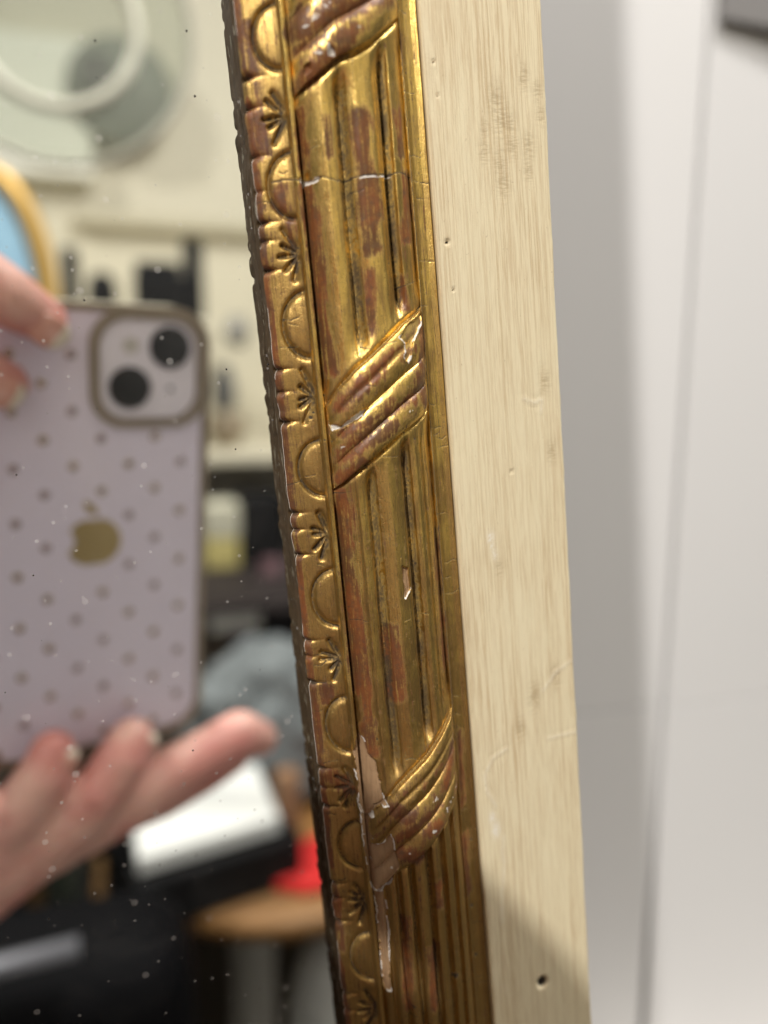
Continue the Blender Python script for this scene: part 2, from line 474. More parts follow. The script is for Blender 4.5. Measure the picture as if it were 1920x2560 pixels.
# bed around the ribbons is cut down
W = np.where(is_t & (rib_id < 0), W - 0.55 * np.exp(-(d_rib / 0.7) ** 2), W)
side = ss(CU, -10.9, -9.6) * (1 - ss(CU, 5.2, 6.15))
ridge = np.zeros_like(W)
for k, r in enumerate(RIB):
    m = rib_id == k
    g = list(r['g'])
    cuts = [0.0] + g + [1.0]
    rr = np.zeros_like(W)
    for a, b in zip(cuts, cuts[1:]):
        t = np.clip((q - a) / (b - a), 0, 1)
        ins = (q >= a) & (q <= b)
        rr = np.where(ins, np.sin(np.pi * t) ** 0.55 * (0.62 + 0.25 * (b - a)), rr)
        if b - a > 0.36:
            rr = np.where(ins, rr - 0.30 * np.exp(-((t - 0.55) / 0.10) ** 2), rr)
    ridge = np.where(m, rr, ridge)
    W = np.where(m, W + (0.35 + rr + 0.12 * fbm(U / 1.2, V / 1.2, 41 + k)) * (0.35 + 0.65 * side), W)

# carving of the sight moulding
lun_id = np.full(U.shape, -1)
cut = np.zeros_like(W)
dome = np.zeros_like(W)
for k, c in enumerate(LUN):
    wv = 0.25 * fbm(V / 1.5, U / 1.5, 50 + k)
    rr = np.hypot((U + 11.75) / 3.75, (V - c) / (4.7 + 0.3 * math.sin(k * 2.1))) + wv * 0.12
    ok = (CU < -11.86)
    cut = np.maximum(cut, np.where(ok, 0.62 * np.exp(-np.abs((rr - 1.0) / 0.085) ** 1.6), 0))
    dome = np.maximum(dome, np.where(ok & (rr < 1), 0.42 * np.clip(1 - rr ** 2, 0, 1) ** 0.6, 0))
    lun_id[(rr < 0.97) & ok] = k
rs = random.Random(5)
for k, c in enumerate(RAY):
    for j, a in enumerate((-62, -30, 0, 28, 60)):
        a2 = R(a + rs.uniform(-7, 7))
        r0, r1 = 0.7, rs.uniform(2.2, 3.4) if abs(a) < 50 else rs.uniform(3.0, 3.9)
        p0 = (-11.9 - r0 * math.cos(a2), c + r0 * 1.2 * math.sin(a2))
        p1 = (-11.9 - r1 * math.cos(a2), c + r1 * 1.2 * math.sin(a2))
        dd = seg_dist(U, V, p0, p1)
        along = np.clip((-11.9 - U) / 3.4, 0, 1)
        wid = 0.50 - 0.24 * along
        cut = np.maximum(cut, np.where(CU < -11.95, rs.uniform(.5, .85) * np.exp(-np.abs(dd / wid) ** 1.8), 0))
    # a scooped hollow carries the rays
    cut = cut + np.where(CU < -11.95, 0.25 * np.exp(-(np.hypot(U + 12.6, (V - c) * .8) / 2.1) ** 2), 0)
cut = cut + (notch[:, None] * np.exp(-(dE / 0.85) ** 2) * 0.85) * (CU < -13)
W = W - cut + dome

# losses, cracks, holes
wear = np.zeros(U.shape + (4,))               # bole, dirt with painted recess shade, gesso, bare wood
wood = np.zeros_like(W); gesso = np.zeros_like(W); loss = np.zeros_like(W)
jag = 0.28 * fbm(U / .7, V / .9, 61) * 2
for P, wd in CHIP:
    us = [p[0] for p in P]; vv = [p[1] for p in P]
    j = np.where((vs > min(vv) - 2) & (vs < max(vv) + 2))[0]
    i = np.where((cu > min(us) - 2) & (cu < max(us) + 2))[0]
    sl = np.ix_(j, i)
    sd = poly_sd(U[sl], V[sl], P) + jag[sl]
    inn = ss(-sd, -0.05, 0.18)
    wood[sl] = np.maximum(wood[sl], inn * wd)
    ragged = 0.55 + 0.9 * vnoise(U[sl] / .9, V[sl] / 1.7, 77)
    gesso[sl] = np.maximum(gesso[sl], np.exp(-((sd - 0.02) / 0.13) ** 2) * (ragged > 1.05) + inn * (0.95 if wd < .2 else 0.0) + inn * (0.3 if .2 <= wd < .5 else 0))
    loss[sl] = np.maximum(loss[sl], inn * 0.38)
crk = np.zeros_like(W)
for L in CRACK:
    big = 0.13 if len(L) > 8 else 0.085
    for a, b in zip(L, L[1:]):
        j = np.where((vs > min(a[1], b[1]) - 1.2) & (vs < max(a[1], b[1]) + 1.2))[0]
        i = np.where((cu > min(a[0], b[0]) - 1.2) & (cu < max(a[0], b[0]) + 1.2))[0]
        if len(j) == 0 or len(i) == 0: continue
        sl = np.ix_(j, i)
        wig = 0.22 * fbm(U[sl] / .8, V[sl] / .8, 71)
        dd = seg_dist(U[sl] + wig, V[sl] + wig, a, b)
        crk[sl] = np.maximum(crk[sl], np.exp(-(dd / big) ** 2))
        if big > .12:
            gesso[sl] = np.maximum(gesso[sl], np.exp(-((dd - 0.28) / 0.14) ** 2) * (vnoise(U[sl] / 1.3, V[sl] / 1.3, 72) > 0.62) * (V[sl] < 52.9))
for (hu, hv, hr) in HOLE:
    j = np.where(np.abs(vs - hv) < 1.5)[0]; i = np.where(np.abs(cu - hu) < 1.5)[0]
    if len(j) == 0 or len(i) == 0: continue
    sl = np.ix_(j, i)
    crk[sl] = np.maximum(crk[sl], np.exp(-(np.hypot(U[sl] - hu, V[sl] - hv) / hr) ** 4))
W = W - loss * 1.3 - 0.05 * crk
fine = 0.10 * fbm(U / 3.1, V / 6.5, 81) + 0.05 * fbm(U / .9, V / 3.0, 84, 2) + 0.018 * fbm(U / .3, V / .5, 87, 2)
W = W + fine + 0.22 * lowf

bole = np.zeros_like(W)
for (a, b, c, d, r_) in BOLE:
    r_ += 0.25
    lo_, hi_ = min(b, d) - 3, max(b, d) + 3
    j = np.where((vs > lo_) & (vs < hi_))[0]; i = np.where((cu > min(a, c) - 4) & (cu < max(a, c) + 4))[0]
    sl = np.ix_(j, i)
    n_ = fbm(U[sl] / 1.0, V[sl] / 3.0, 91) * 1.6
    dd = seg_dist(U[sl], V[sl], (a, b), (c, d)) + n_ * min(r_, 0.9)
    bole[sl] = np.maximum(bole[sl], ss(-dd, -r_ - 0.9, -r_ + 0.9))
# rubbed high places: sight edge arris, ribbon ridges
rub = 1.0 * ss(-dE, -1.25, -0.55) * ss(fbm(U / 2, V / 7, 95), -0.22, -0.05)
rub = np.maximum(rub, np.where(rib_id >= 0, 0.8 * ss(ridge + 0.5 * fbm(U / 1.2, V / 1.5, 96), 0.5, 0.8), 0))
bole = np.clip(np.maximum(bole, rub), 0, 1)
gesso = np.maximum(gesso, np.where(rib_id >= 0, 0.62 * ss(ridge + 0.2 * fbm(U / .5, V / .5, 93), 0.66, 0.74) * (vnoise(U / 1.6, V / 1.3, 94) > 0.70), 0))
gesso = np.clip(np.maximum(gesso, 0.75 * ss(-dE, -0.16, -0.02) * (vnoise(U / 2, V / 4.5, 98) > 0.38)), 0, 1)

# dirt in the cut lines; shade of flutes and recesses painted in with it
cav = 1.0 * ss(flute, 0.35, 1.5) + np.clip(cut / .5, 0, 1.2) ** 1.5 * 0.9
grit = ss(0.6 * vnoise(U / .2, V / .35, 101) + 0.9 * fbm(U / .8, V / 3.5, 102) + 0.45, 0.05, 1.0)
grime_shade = np.clip(cav * grit * 0.75 + np.exp(-(d_rib / 0.35) ** 2) * (rib_id < 0) * is_t * 0.5 * grit + crk * 1.0, 0, 1)
wear[..., 0] = bole; wear[..., 1] = grime_shade; wear[..., 2] = gesso; wear[..., 3] = wood

# positions and normals
X = U / 1000; Y = -W / 1000; Zc = V / 1000
P3 = np.stack([X, Y, Zc], -1)
du = np.gradient(P3, axis=1); dv = np.gradient(P3, axis=0)
N = np.cross(du, dv)
N /= np.linalg.norm(N, axis=-1, keepdims=True) + 1e-12
if N[..., 1].mean() > 0: N = -N
nvv, nuu = U.shape
idx = np.arange(nvv * nuu).reshape(nvv, nuu)
Q = np.stack([idx[:-1, :-1], idx[:-1, 1:], idx[1:, 1:], idx[1:, :-1]], -1).reshape(-1, 4)
# which piece each face belongs to
fc = lambda A: A[:-1, :-1]
lab = np.zeros((nvv - 1, nuu - 1), int)
lab[:] = 0
lab[fc(CU) >= -11.86] = 1
lab[fc(CU) >= -10.85] = 2
sctn = fc(sect)
lab = np.where(lab == 2, 10 + sctn, lab)
lab = np.where((fc(rib_id) >= 0) & (fc(CU) >= -10.85) & (fc(CU) < 6.1), 20 + fc(rib_id), lab)
lab = np.where(fc(CU) >= 6.1, 2, lab)
lab = np.where((fc(lun_id) >= 0) & (lab == 0), 40 + fc(lun_id), lab)
lab = lab.reshape(-1)

# ---- gilding material
M_gold, nt, p = nodes('worn_gilding')
vec = coords(nt, (1000, 1000, 1000))
vst = coords(nt, (1000, 1000, 130))            # stretched along the stile
at = nt.nodes.new('ShaderNodeAttribute'); at.attribute_name = 'wear'
sp = nt.nodes.new('ShaderNodeSeparateColor'); nt.links.new(at.outputs['Color'], sp.inputs[0])
a_bole, a_grime_shade, a_gesso = sp.outputs[0], sp.outputs[1], sp.outputs[2]
a_wood = at.outputs['Alpha']
n_big = noise(nt, vec, 0.16, 3)
n_streak = noise(nt, vst, 1.6, 4, 0.6)
n_mid = noise(nt, vec, 0.9, 5, 0.62)
n_fine = noise(nt, vec, 5.0, 3, 0.6)
tone = mth(nt, 'ADD', mth(nt, 'MULTIPLY', n_big, 0.55), mth(nt, 'MULTIPLY', n_streak, 0.45))
sxo = nt.nodes.new('ShaderNodeSeparateXYZ'); nt.links.new(vec, sxo.inputs[0])
dull = mth(nt, 'ADD', sstep(nt, mth(nt, 'SUBTRACT', tone, mth(nt, 'MULTIPLY', sstep(nt, sxo.outputs[2], 20.0, 70.0), 0.07)), 0.40, 0.62), mth(nt, 'MULTIPLY', sstep(nt, mth(nt, 'ADD', mth(nt, 'MULTIPLY', sxo.outputs[2], -1.0), mth(nt, 'MULTIPLY', n_mid, 30.0)), 10.0, 80.0), 0.9), clamp=True)  # random dulling, plus light fading down the stile painted into the gold
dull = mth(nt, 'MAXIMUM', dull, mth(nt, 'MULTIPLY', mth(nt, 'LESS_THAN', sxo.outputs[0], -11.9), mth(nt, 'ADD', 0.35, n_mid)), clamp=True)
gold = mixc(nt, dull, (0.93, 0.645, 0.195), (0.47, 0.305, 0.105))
n_str2 = noise(nt, coords(nt, (1000, 1000, 45)), 2.6, 4, 0.65)
gold = mixc(nt, mth(nt, 'MULTIPLY', sstep(nt, n_str2, 0.50, 0.70), 0.6), gold, (0.24, 0.150, 0.062))
speck = noise(nt, vec, 2.6, 5, 0.75)
gold = mixc(nt, mth(nt, 'MULTIPLY', sstep(nt, speck, 0.60, 0.70), 0.8), gold, (0.11, 0.068, 0.032))
gold = mixc(nt, sstep(nt, n_fine, 0.58, 0.72), gold, (0.33, 0.215, 0.085))
# leaf scratched through in thin lines along the stile
vsc = coords(nt, (1000, 1000, 60))
scr = sstep(nt, noise(nt, vsc, 4.0, 2, 0.5), 0.66, 0.74)
bmask = mth(nt, 'ADD', a_bole, mth(nt, 'MULTIPLY', mth(nt, 'SUBTRACT', n_mid, 0.5), 0.9))
bmask = mth(nt, 'ADD', bmask, mth(nt, 'MULTIPLY', mth(nt, 'SUBTRACT', n_streak, 0.5), 0.9))
bmask = mth(nt, 'ADD', bmask, mth(nt, 'MULTIPLY', mth(nt, 'SUBTRACT', n_str2, 0.5), 1.5))
bmask = mth(nt, 'ADD', bmask, mth(nt, 'MULTIPLY', mth(nt, 'SUBTRACT', n_fine, 0.5), 0.8))
bmask = mth(nt, 'MULTIPLY', sstep(nt, bmask, 0.16, 0.98), 0.95)
bmask = mth(nt, 'MAXIMUM', bmask, mth(nt, 'MULTIPLY', scr, 0.35))
bmask = mth(nt, 'MAXIMUM', bmask, mth(nt, 'MULTIPLY', sstep(nt, mth(nt, 'ADD', mth(nt, 'MULTIPLY', n_mid, 0.45), mth(nt, 'MULTIPLY', n_str2, 0.55)), 0.555, 0.63), 0.8))
bolec = mixc(nt, sstep(nt, n_big, 0.35, 0.65), (0.085, 0.026, 0.012), (0.195, 0.056, 0.015))
bolec = mixc(nt, sstep(nt, n_mid, 0.45, 0.75), bolec, (0.10, 0.046, 0.024))
gmask = sstep(nt, mth(nt, 'ADD', a_grime_shade, mth(nt, 'MULTIPLY', mth(nt, 'SUBTRACT', n_fine, 0.5), 0.5)), 0.08, 0.95)
wmask = sstep(nt, a_wood, 0.25, 0.6)
smask = sstep(nt, mth(nt, 'ADD', a_gesso, mth(nt, 'MULTIPLY', mth(nt, 'SUBTRACT', n_fine, 0.5), 0.5)), 0.45, 0.65)
woodc = mixc(nt, noise(nt, vst, 2.5, 4), (0.23, 0.135, 0.068), (0.47, 0.305, 0.165))
col = mixc(nt, bmask, gold, bolec)
col = mixc(nt, wmask, col, woodc)
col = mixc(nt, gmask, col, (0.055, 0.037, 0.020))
col = mixc(nt, smask, col, (0.66, 0.62, 0.56))
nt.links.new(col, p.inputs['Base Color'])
p.inputs['Specular IOR Level'].default_value = 0.45
cover = mth(nt, 'MAXIMUM', mth(nt, 'MAXIMUM', bmask, gmask), mth(nt, 'MAXIMUM', wmask, smask))
nt.links.new(mth(nt, 'SUBTRACT', 1.0, cover, clamp=True), p.inputs['Metallic'])
rg = mth(nt, 'ADD', 0.22, mth(nt, 'MULTIPLY', dull, 0.16))
rg = mth(nt, 'ADD', rg, mth(nt, 'MULTIPLY', n_fine, 0.14))
rg = mth(nt, 'ADD', rg, mth(nt, 'MULTIPLY', bmask, 0.02))
rg = mth(nt, 'ADD', rg, mth(nt, 'MULTIPLY', mth(nt, 'MAXIMUM', gmask, mth(nt, 'MAXIMUM', wmask, smask)), 0.35), clamp=True)
nt.links.new(rg, p.inputs['Roughness'])
bn = nt.nodes.new('ShaderNodeBump'); bn.inputs['Strength'].default_value = 0.55; bn.inputs['Distance'].default_value = 0.00012
hgt = mth(nt, 'ADD', mth(nt, 'MULTIPLY', n_streak, 0.9), mth(nt, 'MULTIPLY', n_fine, 0.5))
hgt = mth(nt, 'ADD', hgt, mth(nt, 'MULTIPLY', n_str2, 0.7))
hgt = mth(nt, 'ADD', hgt, mth(nt, 'MULTIPLY', speck, 0.5))
hgt = mth(nt, 'SUBTRACT', hgt, mth(nt, 'MULTIPLY', bmask, 0.25))
hgt = mth(nt, 'SUBTRACT', hgt, mth(nt, 'MULTIPLY', scr, 0.3))
nt.links.new(hgt, bn.inputs['Height'])
nt.links.new(bn.outputs[0], p.inputs['Normal'])

NAMES = {0: 'sight_moulding', 1: 'fillet', 2: 'outer_bead'}
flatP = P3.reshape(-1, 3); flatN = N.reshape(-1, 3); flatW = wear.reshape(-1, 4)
for L in sorted(set(lab.tolist())):
    qs = Q[lab == L]
    if len(qs) < 8: continue
    vid, inv = np.unique(qs, return_inverse=True)
    nm = NAMES.get(L) or ('fluted_moulding' if L < 20 else 'ribbon' if L < 40 else 'half_moon')
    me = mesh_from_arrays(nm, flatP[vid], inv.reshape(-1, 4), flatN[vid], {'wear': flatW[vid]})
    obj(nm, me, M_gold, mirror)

# inner side of the sight edge: raw brown wood standing on the glass
M_raw, nt, p = nodes('raw_brown_wood')
vst = coords(nt, (1000, 1000, 160))
f = noise(nt, vst, 1.3, 4, 0.6)
f2 = noise(nt, coords(nt, (1000, 1000, 420)), 0.7, 3)
c0 = mixc(nt, f, (0.024, 0.015, 0.007), (0.100, 0.064, 0.031))
c0 = mixc(nt, sstep(nt, f2, 0.60, 0.66), c0, (0.20, 0.175, 0.13))
nt.links.new(c0, p.inputs['Base Color']); p.inputs['Roughness'].default_value = 0.85; p.inputs['Specular IOR Level'].default_value = 0.1
jr = np.arange(0, nvv)
rows = []
for t, (w0, du_) in enumerate(((None, 0.0), (5.2, 0.05), (3.4, 0.18), (1.8, 0.1), (0.35, 0.25), (0.0, 0.3))):
    if w0 is None:
        rows.append(flatP.reshape(nvv, nuu, 3)[:, 0, :].copy())
    else:
        uu = -17.5 + (edge - 0.75 * notch + 17.5) * (0.5 if t < 3 else 0.2) + du_ + 0.9 * fbm(vs / 9, vs * 0, 111) * (0.3 + .14 * t) + 0.5 * fbm(vs / 2.5, vs * 0 + t * 1.5, 113)
        rows.append(np.stack([uu / 1000, np.full_like(uu, -w0 / 1000), vs / 1000], -1))
S = np.stack(rows, 1)
si = np.arange(S.shape[0] * S.shape[1]).reshape(S.shape[0], S.shape[1])
SQ = np.stack([si[:-1, 1:], si[:-1, :-1], si[1:, :-1], si[1:, 1:]], -1).reshape(-1, 4)
obj('sight_edge_side', mesh_from_arrays('sight_edge_side', S.reshape(-1, 3), SQ), M_raw, mirror)

# ---- cream painted outer board
bu = np.concatenate([[9.86, 9.88, 9.95, 10.1], np.arange(10.4, 29.8, .3), [29.95, 30.15, 30.3, 30.38, 30.42, 30.42, 30.3]])
bvs = np.concatenate([np.arange(-360, -112, 2.0), np.arange(-112, 92, .35), np.arange(92, 400.1, 2.0)])
BV, BU = np.meshgrid(bvs, bu, indexing='ij')
bw = np.interp(np.arange(len(bu)), [0, 1, 2, 3, 4, len(bu) - 7, len(bu) - 6, len(bu) - 5, len(bu) - 4, len(bu) - 3, len(bu) - 2, len(bu) - 1], [0, 8.6, 8.85, 8.98, 9.05, 9.05, 9.03, 8.98, 8.85, 8.6, 8.2, -12.0])
BW = np.broadcast_to(bw, BU.shape).copy()
on = (np.arange(len(bu)) > 3) & (np.arange(len(bu)) < len(bu) - 3)
BW += on * (0.10 * fbm(BU / 6, BV / 25, 121) + 0.03 * fbm(BU / .8, BV / 9, 123))
BU = BU + (bu > 29.7) * (0.28 * fbm(BV / 6, BV * 0, 125) + 0.10 * fbm(BV / 1.5, BV * 0, 126))
BU = BU + (bu < 10) * (0.10 * fbm(BV / 5, BV * 0, 127))
stain = np.zeros(BU.shape + (4,))
SM = [(21.66, 64.2, 1.3), (22.27, 61.5, 1.5), (23.8, 60.8, .9), (24.1, 58.0, 1.1), (19.4, 60.1, .7), (19.1, 56.7, .9), (21.9, 55.2, 1.2), (22.0, 51.7, 1.1), (26.7, 67.7, .9), (29.0, 65.6, .8), (29.4, 62.2, .8), (26.9, 57.3, 1.0), (26.6, 53.7, .8), (27.6, 20, 1.0), (17.0, -11, .7), (28.2, 8, .9), (22.2, -35.5, 1.2), (26.8, -33, 1.0), (19, -41, 1.0)]
for (a, b, r_) in SM:
    dd = np.hypot(BU - a, (BV - b) / 2.1)
    m = np.exp(-(dd / r_) ** 2)
    BW -= on * 0.07 * m
    stain[..., 0] = np.maximum(stain[..., 0], m)
PEEL = [[(16.31, -43.97), (13.52, -45.11), (11.76, -47.81), (11.76, -50.94), (13.32, -54.49)], [(14.27, -60.69), (13.9, -68), (12.84, -78.16)], [(23.5, 17.6), (25.2, 16.7), (26.9, 17.1), (26.5, 15)], [(24, -34.5), (26.8, -31.5), (30, -30)], [(24.5, -43.9), (30, -43.8)]]
for L in PEEL:
    for a, b in zip(L, L[1:]):
        dd = seg_dist(BU + .5 * fbm(BU / 2, BV / 2, 131), BV, a, b)
        BW += on * 0.028 * np.exp(-(dd / 0.45) ** 2) - on * 0.022 * np.exp(-((dd - .7) / 0.4) ** 2)
        stain[..., 2] = np.maximum(stain[..., 2], 0.35 * np.exp(-(dd / 0.3) ** 2))
for (a, b, r_, s) in [(20.39, -92.8, .95, 1), (11.78, 43.4, .30, .8), (20.5, 5.6, .25, .4), (12.2, 36, .16, .6), (11.6, 70, .15, .6), (12.0, 65, .15, .6)]:
    m = np.exp(-(np.hypot(BU - a, (BV - b) / 1.15) / r_) ** 4)
    BW -= on * 0.8 * m * s
    stain[..., 1] = np.maximum(stain[..., 1], m * s)
for (a, b, r_, s) in [(15.8, -5.3, .6, 1), (16.3, -8.2, .5, .8), (12.5, -56.5, .6, 1), (13.0, -59.0, .8, 1), (15.9, -6.8, .4, .8)]:
    m = np.exp(-(np.hypot(BU - a, (BV - b) / 1.8) / r_) ** 2)
    stain[..., 2] = np.maximum(stain[..., 2], m * s)
BP = np.stack([BU / 1000, -BW / 1000, BV / 1000], -1).reshape(-1, 3)
bi = np.arange(BU.size).reshape(BU.shape)
BQ = np.stack([bi[:-1, :-1], bi[:-1, 1:], bi[1:, 1:], bi[1:, :-1]], -1).reshape(-1, 4)
M_board, nt, p = nodes('cream_brushed_paint')
at = nt.nodes.new('ShaderNodeAttribute'); at.attribute_name = 'wear'
sp = nt.nodes.new('ShaderNodeSeparateColor'); nt.links.new(at.outputs['Color'], sp.inputs[0])
v1 = coords(nt, (1000, 1000, 9)); v2 = coords(nt, (1000, 1000, 40)); v3 = coords(nt, (1000, 1000, 1000))
s1 = noise(nt, v1, 2.0, 5, 0.75, 0.05)
s2 = noise(nt, v2, 4.5, 3, 0.6, 0.1)
big = noise(nt, coords(nt, (1000, 1000, 300)), 0.11, 3)
grit_ = noise(nt, v3, 3.5, 4, 0.65)
cream = mixc(nt, big, (0.71, 0.605, 0.405), (0.745, 0.67, 0.465))
tan = mixc(nt, grit_, (0.42, 0.295, 0.155), (0.53, 0.39, 0.225))
brush = sstep(nt, mth(nt, 'ADD', mth(nt, 'MULTIPLY', s1, 0.6), mth(nt, 'MULTIPLY', s2, 0.4)), 0.44, 0.60)
thin = sstep(nt, big, 0.25, 0.75)
c1 = mixc(nt, mth(nt, 'MULTIPLY', brush, mth(nt, 'SUBTRACT', 0.80, mth(nt, 'MULTIPLY', thin, 0.50))), cream, tan)
c1 = mixc(nt, mth(nt, 'MULTIPLY', sstep(nt, s2, 0.58, 0.72), 0.35), c1, (0.78, 0.70, 0.52))
hm = nt.nodes.new('ShaderNodeMapping'); hm.inputs['Rotation'].default_value = (0, R(38), 0); hm.inputs['Scale'].default_value = (330, 1000, 1500)
htc = nt.nodes.new('ShaderNodeTexCoord'); nt.links.new(htc.outputs['Object'], hm.inputs[0]); hatch = hm.outputs[0]
smd = mth(nt, 'MULTIPLY', sp.outputs[0], sstep(nt, noise(nt, hatch, 2.6, 3), 0.38, 0.62))
c1 = mixc(nt, mth(nt, 'MULTIPLY', smd, 0.42), c1, (0.27, 0.18, 0.085))
c1 = mixc(nt, mth(nt, 'MULTIPLY', sp.outputs[0], 0.10), c1, (0.33, 0.22, 0.10))
spk = sstep(nt, noise(nt, v3, 1.7, 2), 0.73, 0.76)
c1 = mixc(nt, mth(nt, 'MULTIPLY', spk, 0.3), c1, (0.25, 0.15, 0.07))
c1 = mixc(nt, sstep(nt, sp.outputs[1], 0.3, 0.7), c1, (0.03, 0.022, 0.018))
c1 = mixc(nt, mth(nt, 'MULTIPLY', sp.outputs[2], sstep(nt, grit_, 0.35, 0.6)), c1, (0.80, 0.76, 0.68))
nt.links.new(c1, p.inputs['Base Color'])
p.inputs['Roughness'].default_value = 0.48
p.inputs['Specular IOR Level'].default_value = 0.4
bn = nt.nodes.new('ShaderNodeBump'); bn.inputs['Strength'].default_value = 0.7; bn.inputs['Distance'].default_value = 0.00018
hb = mth(nt, 'ADD', mth(nt, 'MULTIPLY', s1, 0.8), mth(nt, 'MULTIPLY', s2, 0.7))
hb = mth(nt, 'ADD', hb, mth(nt, 'MULTIPLY', grit_, 0.35))
nt.links.new(hb, bn.inputs['Height']); nt.links.new(bn.outputs[0], p.inputs['Normal'])
me = mesh_from_arrays('outer_board', BP, BQ, None, {'wear': stain.reshape(-1, 4)})
bo = obj('outer_board', me, M_board, mirror)
bo['label'] = 'flat cream painted board with brush strokes'

# ---- old silvered glass
M_glass, nt, p = nodes('old_mirror_glass')
out = nt.nodes['Material Output']
gl = nt.nodes.new('ShaderNodeBsdfGlossy')
gl.inputs['Color'].default_value = (0.86, 0.87, 0.83, 1); gl.inputs['Roughness'].default_value = 0.0
df = nt.nodes.new('ShaderNodeBsdfDiffuse')
v3 = coords(nt, (1000, 1000, 1000))


sx2 = nt.nodes.new('ShaderNodeSeparateXYZ'); nt.links.new(v3, sx2.inputs[0])
cb2 = nt.nodes.new('ShaderNodeCombineXYZ'); nt.links.new(sx2.outputs[0], cb2.inputs[0]); nt.links.new(sx2.outputs[2], cb2.inputs[1])
flat = cb2.outputs[0]


def spots(scale, rmin, rmax, soft, seed):
    mp = nt.nodes.new('ShaderNodeMapping'); mp.inputs['Location'].default_value = (seed, seed * 1.7, seed * .6)
    nt.links.new(flat, mp.inputs[0])
    vo = nt.nodes.new('ShaderNodeTexVoronoi'); vo.voronoi_dimensions = '2D'; vo.inputs['Scale'].default_value = scale; vo.inputs['Randomness'].default_value = 1.0
    nt.links.new(mp.outputs[0], vo.inputs['Vector'])
    sc_ = nt.nodes.new('ShaderNodeSeparateColor'); nt.links.new(vo.outputs['Color'], sc_.inputs[0])
    rad = nt.nodes.new('ShaderNodeMapRange'); nt.links.new(sc_.outputs[0], rad.inputs[0])
    rad.inputs[1].default_value = 0.35; rad.inputs[2].default_value = 1.0; rad.inputs[3].default_value = rmin; rad.inputs[4].default_value = rmax
    dd = mth(nt, 'DIVIDE', vo.outputs['Distance'], scale)
    e = mth(nt, 'SUBTRACT', rad.outputs[0], dd)
    return sstep(nt, e, 0.0, soft), sc_.outputs[1]


dens = noise(nt, v3, 0.035, 2)
f1, r1 = spots(0.17, -0.45, 0.75, 0.22, 3.1)
f2, r2 = spots(0.36, -0.40, 0.36, 0.12, 11.7)
f3, r3 = spots(0.15, -0.55, 0.22, 0.05, 23.9)
f4, r4 = spots(0.55, -0.16, 0.085, 0.05, 31.0)
light_sp = mth(nt, 'MAXIMUM', mth(nt, 'MULTIPLY', f1, 0.16), mth(nt, 'MULTIPLY', f2, 0.22))
light_sp = mth(nt, 'MULTIPLY', light_sp, sstep(nt, dens, 0.22, 0.50))
light_sp = mth(nt, 'MAXIMUM', light_sp, mth(nt, 'MULTIPLY', mth(nt, 'MULTIPLY', f4, 0.24), sstep(nt, noise(nt, v3, 0.09, 2), 0.40, 0.62)))
smear = mth(nt, 'MULTIPLY', sstep(nt, noise(nt, v3, 0.05, 4, 0.6, 1.5), 0.45, 0.75), 0.016)
hazef = mth(nt, 'MAXIMUM', light_sp, mth(nt, 'ADD', smear, 0.003))
fac = mth(nt, 'MAXIMUM', hazef, f3)
nt.links.new(mixc(nt, f3, (0.82, 0.80, 0.76), (0.015, 0.013, 0.012)), df.inputs['Color'])
mx = nt.nodes.new('ShaderNodeMixShader')
nt.links.new(fac, mx.inputs[0]); nt.links.new(gl.outputs[0], mx.inputs[1]); nt.links.new(df.outputs[0], mx.inputs[2])
nt.links.new(mx.outputs[0], out.inputs['Surface'])
nt.nodes.remove(p)
gm = obj('mirror_glass', box(-0.42, -0.0115, 0.0, 0.004, -0.36, 0.40, 0), M_glass, mirror)
gm['label'] = 'old mirror glass with pale and dark age spots'
backing = obj('back_board', box(-0.42, 0.0300, 0.0043, 0.012, -0.36, 0.40, 0), plain('backing_wood', (0.16, 0.10, 0.06), 0.8), mirror)
ext = obj('wood_core', box(-0.0150, 0.0096, -0.0055, 0.0041, -0.359, 0.399, 0.0), plain('core_wood', (0.16, 0.10, 0.06), 0.8), mirror)

# ================================================================ phone held at the lens
PHONE = Matrix.Translation(CAMLOC) @ CAMROT.to_4x4()     # x right, y down, z towards the mirror; origin at the lens
mm = 0.001
phone = empty('phone', PHONE)
tag(phone, 'lilac phone in a clear gold-rimmed case with foil dots, held up to the mirror', 'phone')
PX0, PX1, PY0, PY1 = -47.0, 24.6, -23.4, 123.3            # body of the phone around the lens (mm)


def mmout(o): return [(x * mm, y * mm) for x, y in o]


M_back = plain('lilac_glass', (0.70, 0.645, 0.80), 0.14, 0, 0.03, 20)
M_rim = plain('gold_rim', (0.25, 0.205, 0.16), 0.3, 0.3, 0.06, 60)
M_lens = plain('lens_black', (0.006, 0.006, 0.008), 0.12, 0, 0.0)
M_mod = plain('camera_plate', (0.70, 0.66, 0.76), 0.25, 0, 0.02)
M_dot = plain('foil_dot_gold', (0.52, 0.44, 0.36), 0.15, 0.8, 0.2, 400)
M_dot2 = plain('foil_dot_rose', (0.46, 0.38, 0.40), 0.15, 0.7, 0.2, 400)
M_screen = plain('screen_black', (0.01, 0.01, 0.012), 0.1)
obj('body', prism(mmout(round_rect(PX0, PX1, PY0, PY1, 10.5, 10)), -9.8 * mm, -2.2 * mm, 0.6 * mm), M_back, phone)
obj('screen', prism(mmout(round_rect(PX0 + 2, PX1 - 2, PY0 + 2, PY1 - 2, 9, 10)), -10.1 * mm, -9.85 * mm), M_screen, phone)


